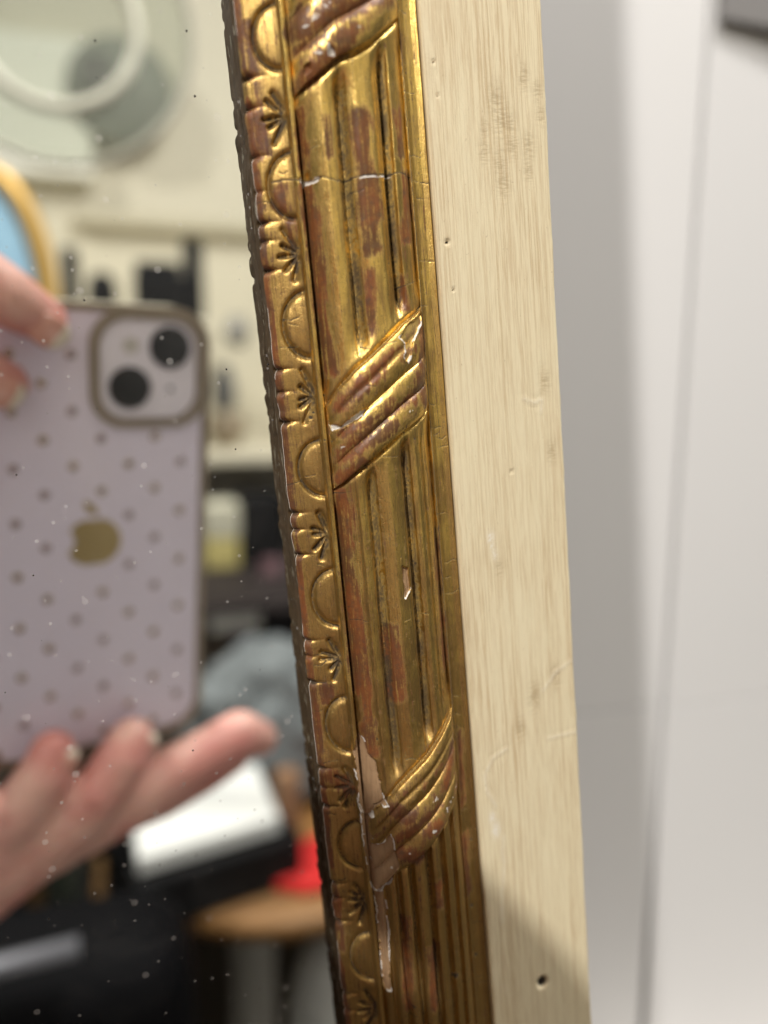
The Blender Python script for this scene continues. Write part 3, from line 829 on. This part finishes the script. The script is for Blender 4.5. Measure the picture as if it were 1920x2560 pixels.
def ring_prism(outer, inner, z0, z1):
    bm = bmesh.new()
    A = [[bm.verts.new((x * mm, y * mm, z * mm)) for x, y in o] for z in (z0, z1) for o in (outer, inner)]
    n = len(outer)
    for a, b in ((0, 2), (2, 3), (3, 1), (1, 0)):
        for i in range(n):
            bm.faces.new((A[a][i], A[a][(i + 1) % n], A[b][(i + 1) % n], A[b][i]))
    bmesh.ops.recalc_face_normals(bm, faces=bm.faces[:])
    return bm


obj('case_rim', ring_prism(round_rect(PX0 - 1.9, PX1 + 1.9, PY0 - 1.9, PY1 + 1.9, 12, 10), round_rect(PX0 + 0.4, PX1 - 0.4, PY0 + 0.4, PY1 - 0.4, 10.3, 10), -2.6, -1.3), M_rim, phone)
obj('case_side', ring_prism(round_rect(PX0 - 1.9, PX1 + 1.9, PY0 - 1.9, PY1 + 1.9, 12, 10), round_rect(PX0 + 0.05, PX1 - 0.05, PY0 + 0.05, PY1 - 0.05, 10.4, 10), -11.2, -2.65), plain('clear_case_lit', (0.52, 0.48, 0.39), 0.3), phone)  # sides paler than the rim: light on the top edge put into colour
cm = obj('camera_plate', prism(mmout(round_rect(-8.8, 21.5, -20.6, 9.4, 8.5, 8)), -2.15 * mm, -1.3 * mm, 0.25 * mm), M_mod, phone)
obj('camera_surround', ring_prism(round_rect(-12.0, 24.9, -23.6, 12.6, 10.5, 8), round_rect(-9.5, 22.2, -21.2, 10.1, 8.8, 8), -2.1, -0.5), M_rim, phone)


def disc(x, y, r, z0, z1, n=28):
    return prism([((x + r * math.cos(2 * math.pi * i / n)) * mm, (y + r * math.sin(2 * math.pi * i / n)) * mm) for i in range(n)], z0 * mm, z1 * mm, 0.0)


for (x, y) in ((0.0, 0.0), (12.8, -12.8)):
    l = obj('lens', disc(x, y, 6.6, -1.3, -0.45), M_lens, phone)
obj('flash', disc(0.4, -13.0, 2.6, -1.3, -1.15), plain('flash_cream', (0.46, 0.43, 0.42), 0.3), phone)
obj('microphone_hole', disc(13.2, 0.4, 0.9, -1.3, -1.2), M_lens, phone)
# fruit-shaped emblem in the middle of the back (bite on the outer side), as one flat piece with its leaf
ecx, ecy, es = (PX0 + PX1) / 2, (PY0 + PY1) / 2, 8.6
body_pts = []
for i in range(72):
    a = 2 * math.pi * i / 72
    r_ = 1.0 + 0.06 * math.cos(2 * a) - 0.10 * math.exp(-((a - math.pi * 1.5) / 0.30) ** 2) - 0.07 * math.exp(-((a - math.pi * .5) / 0.25) ** 2)
    x, y = r_ * math.cos(a) * 0.95, r_ * math.sin(a)
    dx, dy = x + 1.16, y + 0.10                              # bite on the left in the phone's own view from the user, seen right way round in the mirror
    dd = math.hypot(dx, dy)
    if dd < 0.48:
        x, y = -1.16 + 0.48 * dx / dd, -0.10 + 0.48 * dy / dd
    body_pts.append(((ecx + es * x) * mm, (ecy + es * y) * mm))
M_emb = plain('emblem_gold', (0.42, 0.33, 0.17), 0.3, 0.6, 0.1, 200)
em = obj('emblem', prism(body_pts, -2.2 * mm, -2.0 * mm), M_emb, phone)
leaf = []
for i in range(20):
    a = 2 * math.pi * i / 20
    x, y = 0.36 * math.cos(a), 0.15 * math.sin(a)
    leaf.append(((ecx + es * (-0.10 + 0.64 * x - 0.77 * y)) * mm, (ecy + es * (-1.32 + 0.77 * x + 0.64 * y)) * mm))
obj('leaf', prism(leaf, -2.2 * mm, -2.0 * mm), M_emb, em)
# foil dots on the case, in staggered rows
dots = bpy.data.meshes.new('foil_dot')
bm = lathe([(1.55 * mm, -2.2 * mm), (1.5 * mm, -1.95 * mm), (1.1 * mm, -1.6 * mm), (0.5 * mm, -1.42 * mm), (0.1 * mm, -1.38 * mm)], 16)
bm.to_mesh(dots); bm.free(); dots.materials.append(M_dot)
dots.polygons.foreach_set('use_smooth', np.ones(len(dots.polygons), dtype=bool))
dots2 = dots.copy(); dots2.materials.clear(); dots2.materials.append(M_dot2)
k = 0
for iy in range(17):
    for ix in range(9):
        x = PX0 + 4 + ix * 17.2 + (8.6 if iy % 2 else 0)
        y = PY0 + 5 + iy * 8.6
        if x > PX1 - 3 or y > PY1 - 3: continue
        if -15 < x < 28 and y < 16: continue
        if math.hypot(x - ecx, y - ecy) < 12.5: continue
        o = bpy.data.objects.new('foil_dot', dots2 if (ix * 7 + iy * 3) % 5 < 2 else dots)
        COL.objects.link(o); o.parent = phone
        o.location = (x * mm, y * mm, 0)
        k += 1

# ================================================================ the hands that hold it
person = empty('person', PHONE)
tag(person, 'hands of a person holding the lilac phone, pink fingers wrapped round its edges', 'person')
M_skin, nt, p = nodes('skin')
v = coords(nt)
c = mixc(nt, sstep(nt, noise(nt, v, 45, 4), 0.35, 0.65), (0.60, 0.24, 0.215), (0.74, 0.43, 0.37))
nt.links.new(c, p.inputs['Base Color']); p.inputs['Roughness'].default_value = 0.45
p.inputs['Subsurface Weight'].default_value = 0.15
p.inputs['Subsurface Radius'].default_value = (0.006, 0.002, 0.001)
p.inputs['Subsurface Scale'].default_value = 1.0
bn = nt.nodes.new('ShaderNodeBump'); bn.inputs['Strength'].default_value = 0.3; bn.inputs['Distance'].default_value = 0.0004
nt.links.new(noise(nt, v, 900, 3), bn.inputs['Height']); nt.links.new(bn.outputs[0], p.inputs['Normal'])
M_nail, nt, p = nodes('fingernail')
tc = nt.nodes.new('ShaderNodeTexCoord'); sx = nt.nodes.new('ShaderNodeSeparateXYZ')
nt.links.new(tc.outputs['Object'], sx.inputs[0])
nt.links.new(mixc(nt, sstep(nt, sx.outputs[0], 0.0018, 0.0028), (0.66, 0.34, 0.28), (0.82, 0.74, 0.64)), p.inputs['Base Color'])
p.inputs['Roughness'].default_value = 0.25
M_sleeve = plain('dark_sleeve', (0.03, 0.03, 0.035), 0.9, 0, 0.2, 80, 0.3)


def skin_mesh(name, chains, root, parent):
    """one continuous surface grown round chains of (x, y, z, radius) in mm"""
    bm = bmesh.new()
    for ch in chains:
        for a, b in zip(ch, ch[1:]):
            A, Bv = Vector(a[:3]), Vector(b[:3])
            n = max(2, int((Bv - A).length / (0.45 * min(a[3], b[3]))))
            for t in range(n + 1):
                f_ = t / n
                bmesh.ops.create_icosphere(bm, subdivisions=2, radius=(a[3] + (b[3] - a[3]) * f_) * mm, matrix=Matrix.Translation(A.lerp(Bv, f_) * mm))
    me = bpy.data.meshes.new(name); bm.to_mesh(me); bm.free()
    o = bpy.data.objects.new(name, me); COL.objects.link(o)
    md = o.modifiers.new('Remesh', 'REMESH'); md.mode = 'VOXEL'; md.voxel_size = 0.0016; md.use_smooth_shade = True
    sm = o.modifiers.new('Smooth', 'SMOOTH'); sm.iterations = 7; sm.factor = 0.6
    dg = bpy.context.evaluated_depsgraph_get()
    m2 = bpy.data.meshes.new_from_object(o.evaluated_get(dg))
    bpy.data.objects.remove(o, do_unlink=True)
    return obj(name, m2, M_skin, parent, True)


def nail(p, d, up, parent, s=1.0):
    bm = bmesh.new()
    bmesh.ops.create_uvsphere(bm, u_segments=16, v_segments=8, radius=1.0)
    for v_ in bm.verts:
        v_.co = Vector((v_.co.x * 6.0 * s * mm, v_.co.y * 4.6 * s * mm, v_.co.z * 1.3 * mm))
    o = obj('fingernail', bm, M_nail, parent, True)
    x = Vector(d).normalized(); zz = Vector(up); zz = (zz - zz.dot(x) * x).normalized(); y = zz.cross(x)
    o.matrix_local = Matrix(((x.x, y.x, zz.x, p[0] * mm), (x.y, y.y, zz.y, p[1] * mm), (x.z, y.z, zz.z, p[2] * mm), (0, 0, 0, 1)))
    return o


# hand under the phone
Wr = (-78, 176, -10, 24); P0 = (-52, 160, -6, 22)
hand1 = skin_mesh('hand', [
    [(-320, 330, -70, 42), (-170, 240, -30, 34), (-110, 200, -14, 27), Wr, P0],
    [P0, (-36, 154, -2, 17), (-20, 152, -3, 15), (-8, 152, -4, 12)],
    [P0, (-44, 143, 3, 12), (-38, 134, 9, 9.5), (-31, 124, 9.5, 9), (-27.5, 117, 7.5, 7.8)],
    [(-36, 154, -2, 17), (-22, 143, 8, 11.5), (-14, 134, 11, 9.6), (-6, 125, 9.5, 9.4), (-1.5, 119.5, 7, 8)],
    [(-20, 152, -3, 15), (0, 146, 3, 11), (16, 138, 4, 10), (32, 133.5, 3, 9.4), (41, 131.5, 2, 9.6), (51, 137.5, -1, 7.4)],
    [(-8, 152, -4, 12), (12, 151, -3, 10), (28, 147, -4, 9.4), (41, 145, -5, 7.4)],
    [P0, (-56, 140, -16, 13), (-46, 120, -22, 10), (-32, 100, -21, 8.5)]], P0, person)
nail((-23.8, 119.0, 13.0), (5, -8, -3), (0.75, -.2, 1), hand1, 0.85)
nail((2.6, 121.0, 12.0), (6, -7, -3), (0.75, -.2, 1), hand1, 0.85)
nail((52, 133.5, 4.0), (8, 5, -3), (0.2, -.7, 1), hand1, 0.8)
# hand round the upper left edge
W2 = (-150, 25, -18, 23); Q0 = (-104, -14, -14, 21)
hand2 = skin_mesh('hand', [
    [(-330, 240, -90, 42), (-230, 120, -50, 34), W2, Q0],
    [Q0, (-78, -44, -3, 11), (-56, -39, 8, 9.2), (-38, -27, 9.5, 9.0), (-26, -20, 5, 7)],
    [Q0, (-80, -20, -2, 11), (-62, -14, 8, 9), (-46, -6, 8, 8.6), (-36.5, -2, 4, 6.8)],
    [Q0, (-82, 4, -2, 11), (-66, 12, 7, 8.8), (-52, 18, 5, 7)],
    [Q0, (-90, 24, -4, 10), (-72, 34, 5, 8), (-58, 40, 3, 6.5)],
    [Q0, (-92, -30, -22, 13), (-66, -24, -26, 10), (-46, -12, -22, 8.5)]], Q0, person)
nail((-26.0, -17.5, 10.8), (11, 7, -4), (0.2, 0.45, 1), hand2, 1.1)
nail((-38.0, -0.2, 10.5), (9, 4, -4), (0.2, 0.35, 1), hand2, 1.05)
for nm, a, b, r0, r1 in (('sleeve', (-140, 220, -20), (-335, 342, -74), 36, 52), ('sleeve', (-205, 92, -40), (-345, 260, -96), 38, 52)):
    pts = [Vector(a).lerp(Vector(b), t / 6) * mm for t in range(7)]
    obj(nm, tube(pts, [(r0 + (r1 - r0) * t / 6 + (2 if t % 2 else 0)) * mm for t in range(7)], 20), M_sleeve, person, True)

# ================================================================ the room seen in the mirror
M_roomwall = plain('cream_wall', (0.62, 0.58, 0.47), 0.9, 0, 0.05, 4)
rw = obj('back_wall', box(-2.2, 1.8, -1.82, -1.76, 0.0, 2.7, 0), M_roomwall)
tag(rw, 'cream wall of the room seen in the mirror', 'wall', kind='structure')
fl = obj('floor', box(-2.2, 1.8, -1.76, 0.300, -0.05, 0.0, 0), plain('dark_floor', (0.10, 0.075, 0.055), 0.6))
tag(fl, 'dark floor of the room', 'floor', kind='structure')
M_black = plain('black_plastic', (0.008, 0.008, 0.009), 0.6, spec=0.15)
M_cream = plain('cream_paint', (0.66, 0.61, 0.48), 0.7)
M_white = plain('white_plastic', (0.82, 0.82, 0.80), 0.4)

M_darkshelf = plain('dark_shelf', (0.05, 0.04, 0.04), 0.6, spec=0.2)
sh = empty('shelf_unit', loc=(0.1, -1.5, 0))
tag(sh, 'cream shelf unit against the back wall, reflected in the mirror', 'shelf')
for z_ in (1.375, 1.17, 0.985, 0.845):
    obj('shelf_board', box(-0.35, 0.03 if z_ > 1.3 else 0.45, -0.25, 0.52 if z_ < 1 else 0.3, z_ - 0.02, z_, 0.003), M_cream if z_ > 1.1 else M_darkshelf, sh)
for x_ in (-0.37, 0.45):
    obj('side_panel', box(x_, x_ + 0.02, -0.25, 0.3, 0.0, 1.6, 0.002), M_cream, sh)
rail = obj('picture_rail', box(-0.10, 0.5, -1.76, -1.72, 1.585, 1.612, 0.006), plain('rail_paint', (0.50, 0.46, 0.35), 0.7))
tag(rail, 'beige rail running across the cream back wall', 'rail')

of = empty('oval_frame', loc=(-0.160, -1.0, 1.372))
tag(of, 'oval gilt frame with a pale blue panel, at the left of the reflection', 'picture frame')
el = lambda a, b, n=64: [(a * math.cos(2 * math.pi * i / n), 0, b * math.sin(2 * math.pi * i / n)) for i in range(n)]
obj('frame', tube(el(0.066, 0.158), 0.0135, 12, True), plain('oval_gold', (0.70, 0.44, 0.13), 0.4, 0.4), of, True)
bm = prism([(x, z) for x, y, z in el(0.062, 0.155)], -0.004, 0.004)
bm.transform(Matrix.Rotation(R(90), 4, 'X'))
obj('panel', bm, plain('pale_blue', (0.42, 0.70, 1.0), 0.5), of)
obj('stand', box(-0.03, 0.03, -0.12, -0.015, -0.36, 0.10, 0.006), M_black, of)

ml = empty('magnifier', loc=(-0.056, -0.75, 1.617))
tag(ml, 'large round glass with a pale inner ring at the top of the reflection', 'magnifier')
obj('ring', tube(el(0.073, 0.073), 0.0062, 14, True), plain('ring_cream', (0.66, 0.64, 0.55), 0.15), ml, True)
obj('arm', tube([(-0.04, -0.01, 0.07), (-0.15, -0.1, 0.3), (-0.4, -0.2, 0.1), (-0.45, -0.25, -0.5)], 0.008), M_white, ml, True)
obj('outer_rim', tube(el(0.124, 0.124), 0.0035, 12, True), plain('rim_beige', (0.42, 0.40, 0.34), 0.4), ml, True)
M_pane, nt, p = nodes('clear_pane')
tr = nt.nodes.new('ShaderNodeBsdfTransparent'); tr.inputs[0].default_value = (0.86, 0.88, 0.85, 1)
p.inputs['Base Color'].default_value = (0.5, 0.5, 0.45, 1); p.inputs['Roughness'].default_value = 0.1
mxs = nt.nodes.new('ShaderNodeMixShader'); mxs.inputs[0].default_value = 0.12
nt.links.new(tr.outputs[0], mxs.inputs[1]); nt.links.new(p.outputs[0], mxs.inputs[2]); nt.links.new(mxs.outputs[0], nt.nodes['Material Output'].inputs['Surface'])
bm = prism([(x, z) for x, y, z in el(0.123, 0.123)], -0.0015, 0.0015)
bm.transform(Matrix.Rotation(R(90), 4, 'X'))
obj('pane', bm, M_pane, ml)
dc = obj('shadow_disc', lathe([(0.10, 0.0), (0.102, 0.006), (0.095, 0.014), (0.06, 0.02), (0.01, 0.022)], 40), plain('grey_green', (0.17, 0.18, 0.15), 0.6), None, True)
dc.matrix_world = Matrix.Translation((0.0, -1.70, 1.84)) @ Matrix.Rotation(R(-90), 4, 'X')  # grey disc stands in for a soft shadow on the wall
tag(dc, 'round grey green disc for a soft shadow on the cream back wall', 'shadow disc')
wp = obj('notice_board', box(-0.50, -0.055, -1.76, -1.70, 1.67, 1.93, 0.006), plain('panel_white', (0.75, 0.74, 0.66), 0.6))
tag(wp, 'pale rectangular panel on the back wall at the upper left of the reflection', 'panel')
ds = obj('dark_square', box(-0.07, -0.01, -1.66, -1.62, 1.815, 1.88, 0.004), plain('dark_grey', (0.05, 0.05, 0.045), 0.6))
tag(ds, 'small dark square box in front of the round disc', 'box')

B = lambda name, b, mat, label, cat, bev=0.006, rz=0.0: tag(obj(name, box(*b, bev), mat), label, cat)
B('black_speaker', (-0.097, -0.073, -1.34, -1.28, 1.375, 1.485), M_black, 'narrow black upright box on the top shelf, leftmost', 'box')
bag = obj('black_pouch', lathe([(0.012, 0), (0.022, 0.012), (0.024, 0.045), (0.018, 0.068), (0.008, 0.075)], 20, (-0.038, -1.30, 1.375)), M_black, None, True)
tag(bag, 'small rounded black pouch on the top shelf', 'pouch')
bs = empty('black_stand', loc=(0.065, -1.3, 1.375))
tag(bs, 'black stand with a tall right post on the top shelf', 'stand')
obj('base', box(-0.055, 0.055, -0.03, 0.03, 0, 0.075, 0.006), M_black, bs)
obj('post', box(0.024, 0.055, -0.02, 0.02, 0.07, 0.135, 0.006), M_black, bs)
obj('wedge', box(-0.052, 0.02, -0.02, 0.02, 0.07, 0.095, 0.006), M_black, bs)
for nm, c_, prof_, col_, lab_ in (
        ('grey_vase', (0.152, -1.3), [(0.012, 0.06), (0.02, 0.075), (0.021, 0.10), (0.012, 0.13), (0.014, 0.137)], (0.13, 0.13, 0.13), 'dark grey vase on the shelf beside the phone'),
        ('brown_bowl', (0.155, -1.29), [(0.018, 0.0), (0.032, 0.03), (0.030, 0.05), (0.026, 0.056)], (0.30, 0.24, 0.17), 'brown bowl under the dark grey vase'),
        ('grey_jug', (0.188, -1.4), [(0.012, 0.17), (0.022, 0.185), (0.022, 0.20), (0.014, 0.225)], (0.25, 0.24, 0.22), 'grey jug at the upper right of the shelf')):
    o = obj(nm, lathe(prof_, 24, (c_[0], c_[1], 1.17)), plain(nm + '_glaze', col_, 0.5), None, True)
    tag(o, lab_, 'vase' if 'vase' in nm else 'bowl' if 'bowl' in nm else 'jug')
B('black_box', (0.161, 0.235, -1.26, -1.18, 0.985, 1.101), M_black, 'black box on the shelf close to the gilt edge', 'box')
B('cream_box', (0.105, 0.160, -1.24, -1.16, 1.035, 1.09), plain('cream_card', (0.55, 0.53, 0.42), 0.7), 'cream box on top of the yellow one', 'box')
B('yellow_box', (0.105, 0.158, -1.24, -1.16, 0.985, 1.035), plain('yellow_card', (0.55, 0.47, 0.18), 0.7), 'yellowish box under the cream one', 'box')
B('blue_folder', (0.095, 0.190, -1.16, -1.0, 0.968, 0.978), plain('blue_card', (0.10, 0.16, 0.38), 0.6), 'blue folder lying on white paper', 'folder', 0.002)
B('white_paper', (0.095, 0.166, -1.16, -1.0, 0.935, 0.967), plain('paper', (0.70, 0.68, 0.64), 0.8), 'stack of white paper under the blue folder', 'paper', 0.002)
B('dark_case', (0.163, 0.235, -1.14, -1.06, 0.845, 0.975), plain('dark_case', (0.014, 0.012, 0.014), 0.6, spec=0.15), 'dark case beside the purple book', 'case')
B('purple_book', (0.136, 0.161, -1.14, -1.06, 0.845, 0.970), plain('purple_cover', (0.16, 0.09, 0.19), 0.6), 'purple book standing on the lower shelf', 'book', 0.002)
B('brown_book', (0.090, 0.134, -1.14, -1.06, 0.845, 0.933), plain('brown_cover', (0.14, 0.10, 0.07), 0.6), 'brown book standing on the lower shelf', 'book', 0.002)
B('pink_card', (0.186, 0.215, -1.13, -1.11, 0.975, 1.008), plain('pink_card', (0.22, 0.12, 0.14), 0.7), 'small pink card on the dark case', 'card', 0.001)

# round wooden table with its load
tb = empty('round_table', loc=(0.17, -0.87, 0))
tag(tb, 'round wooden table on a pale leg, low in the reflection', 'table')
M_wood = plain('table_wood', (0.30, 0.15, 0.05), 0.45, 0, 0.25, 12)
obj('table_top', lathe([(0.20, 0.690), (0.215, 0.695), (0.216, 0.712), (0.208, 0.718), (0.01, 0.718)], 56), M_wood, tb, True)
obj('leg', lathe([(0.12, 0.0), (0.11, 0.02), (0.03, 0.05), (0.028, 0.66), (0.06, 0.689)], 28, (-0.045, 0.06, 0)), plain('pale_leg', (0.42, 0.41, 0.38), 0.5), tb, True)
tray = empty('printer', loc=(0.062, -0.765, 0.7185))
tag(tray, 'black machine on the wooden table under a white sheet block', 'machine')
obj('body', prism([(-0.118, -0.030), (0.095, -0.112), (0.108, 0.048), (-0.072, 0.095)], 0.0, 0.060, 0.006), M_black, tray)
obj('lid', box(-0.125, -0.088, -0.03, 0.05, 0.0605, 0.115, 0.008), M_black, tray)
wb = obj('white_block', prism([(-0.018, -0.796), (0.139, -0.866), (0.146, -0.729), (-0.010, -0.687)], 0.7790, 0.8000, 0.003), plain('bright_white', (0.88, 0.89, 0.88), 0.5, 0, 0.02))
tag(wb, 'bright white block of paper lying on the black machine', 'paper')
rc = obj('red_cloth', prism([(0.125, -0.715), (0.160, -0.775), (0.236, -0.800), (0.245, -0.70), (0.170, -0.690)], 0.7185, 0.7330, 0.004), plain('red_cloth', (0.80, 0.03, 0.03), 0.7))
tag(rc, 'flat red cloth at the edge of the wooden table', 'cloth')
B('tan_pot', (0.150, 0.176, -0.79, -0.76, 0.7185, 0.83), plain('tan_clay', (0.36, 0.20, 0.11), 0.7), 'tan block behind the white sheets', 'block')
# heap of grey cloth
bm = bmesh.new()
bmesh.ops.create_icosphere(bm, subdivisions=5, radius=1.0)
from mathutils import noise as mnoise
for v_ in bm.verts:
    n_ = mnoise.noise(v_.co * 2.3) * 0.22 + mnoise.noise(v_.co * Vector((4, 1.5, 5))) * 0.14 + abs(mnoise.noise(v_.co * Vector((2, 2, 7)))) * 0.16
    d = v_.co.normalized() * (1 + n_)
    v_.co = Vector((d.x * 0.115, d.y * 0.07, max(d.z, -0.75) * 0.12))
cl = obj('grey_cloth', bm, plain('grey_wool', (0.19, 0.21, 0.22), 0.9, 0, 0.2, 40), None, True)
cl.location = (0.165, -0.935, 0.8095)
tag(cl, 'heap of grey cloth on the wooden table behind the fingers', 'cloth')
# dark furniture at the bottom
ch = empty('black_chair', loc=(-0.1, -0.52, 0))
tag(ch, 'black padded chair with a steel bar at the bottom of the reflection', 'chair')
obj('seat', box(-0.30, 0.135, -0.08, 0.06, 0.55, 0.845, 0.05, 6), plain('black_leather', (0.003, 0.003, 0.004), 0.7, spec=0.08), ch, True)
obj('bar', tube([(-0.20, 0.05, 0.848), (0.048, 0.058, 0.874)], 0.008), plain('steel', (0.22, 0.22, 0.25), 0.45, 0.4), ch, True)
for x_ in (-0.27, 0.10):
    obj('leg', tube([(x_, 0.0, 0.0), (x_, 0.0, 0.57)], 0.012), M_black, ch, True)
cab = obj('dark_cabinet', box(-0.5, -0.012, -0.80, -0.60, 0.0, 0.735, 0.006), plain('dark_cabinet', (0.006, 0.006, 0.007), 0.6, spec=0.1))
tag(cab, 'black cabinet carrying a few books, at the lower left of the reflection', 'cabinet')
B('tan_book', (-0.110, -0.095, -0.70, -0.62, 0.735, 0.85), plain('tan_cover', (0.12, 0.065, 0.02), 0.6), 'tan book standing on the black cabinet', 'book', 0.002)
B('green_book', (-0.091, -0.067, -0.70, -0.62, 0.735, 0.85), plain('green_cover', (0.035, 0.042, 0.03), 0.6), 'dark green book beside the tan book', 'book', 0.002)
B('black_book', (-0.150, -0.112, -0.70, -0.62, 0.735, 0.88), M_black, 'black folder standing left of the tan book', 'folder', 0.002)
B('ochre_book', (-0.053, -0.043, -0.70, -0.62, 0.735, 0.80), plain('ochre_cover', (0.12, 0.06, 0.015), 0.6), 'thin ochre book right of the dark green book', 'book', 0.002)
wc = obj('white_bag', lathe([(0.02, 0.0), (0.06, 0.03), (0.07, 0.12), (0.05, 0.2), (0.02, 0.23)], 24, (0.24, -0.82, 0.33)), M_white, None, True)
tag(wc, 'white bag low at the right of the reflection beside the pale table leg', 'bag')
st = obj('low_stool', lathe([(0.11, 0.0), (0.10, 0.02), (0.09, 0.31), (0.10, 0.33)], 24, (0.24, -0.82, 0.0)), plain('stool_brown', (0.10, 0.07, 0.05), 0.6), None, True)
tag(st, 'low brown stool carrying the white bag', 'stool')
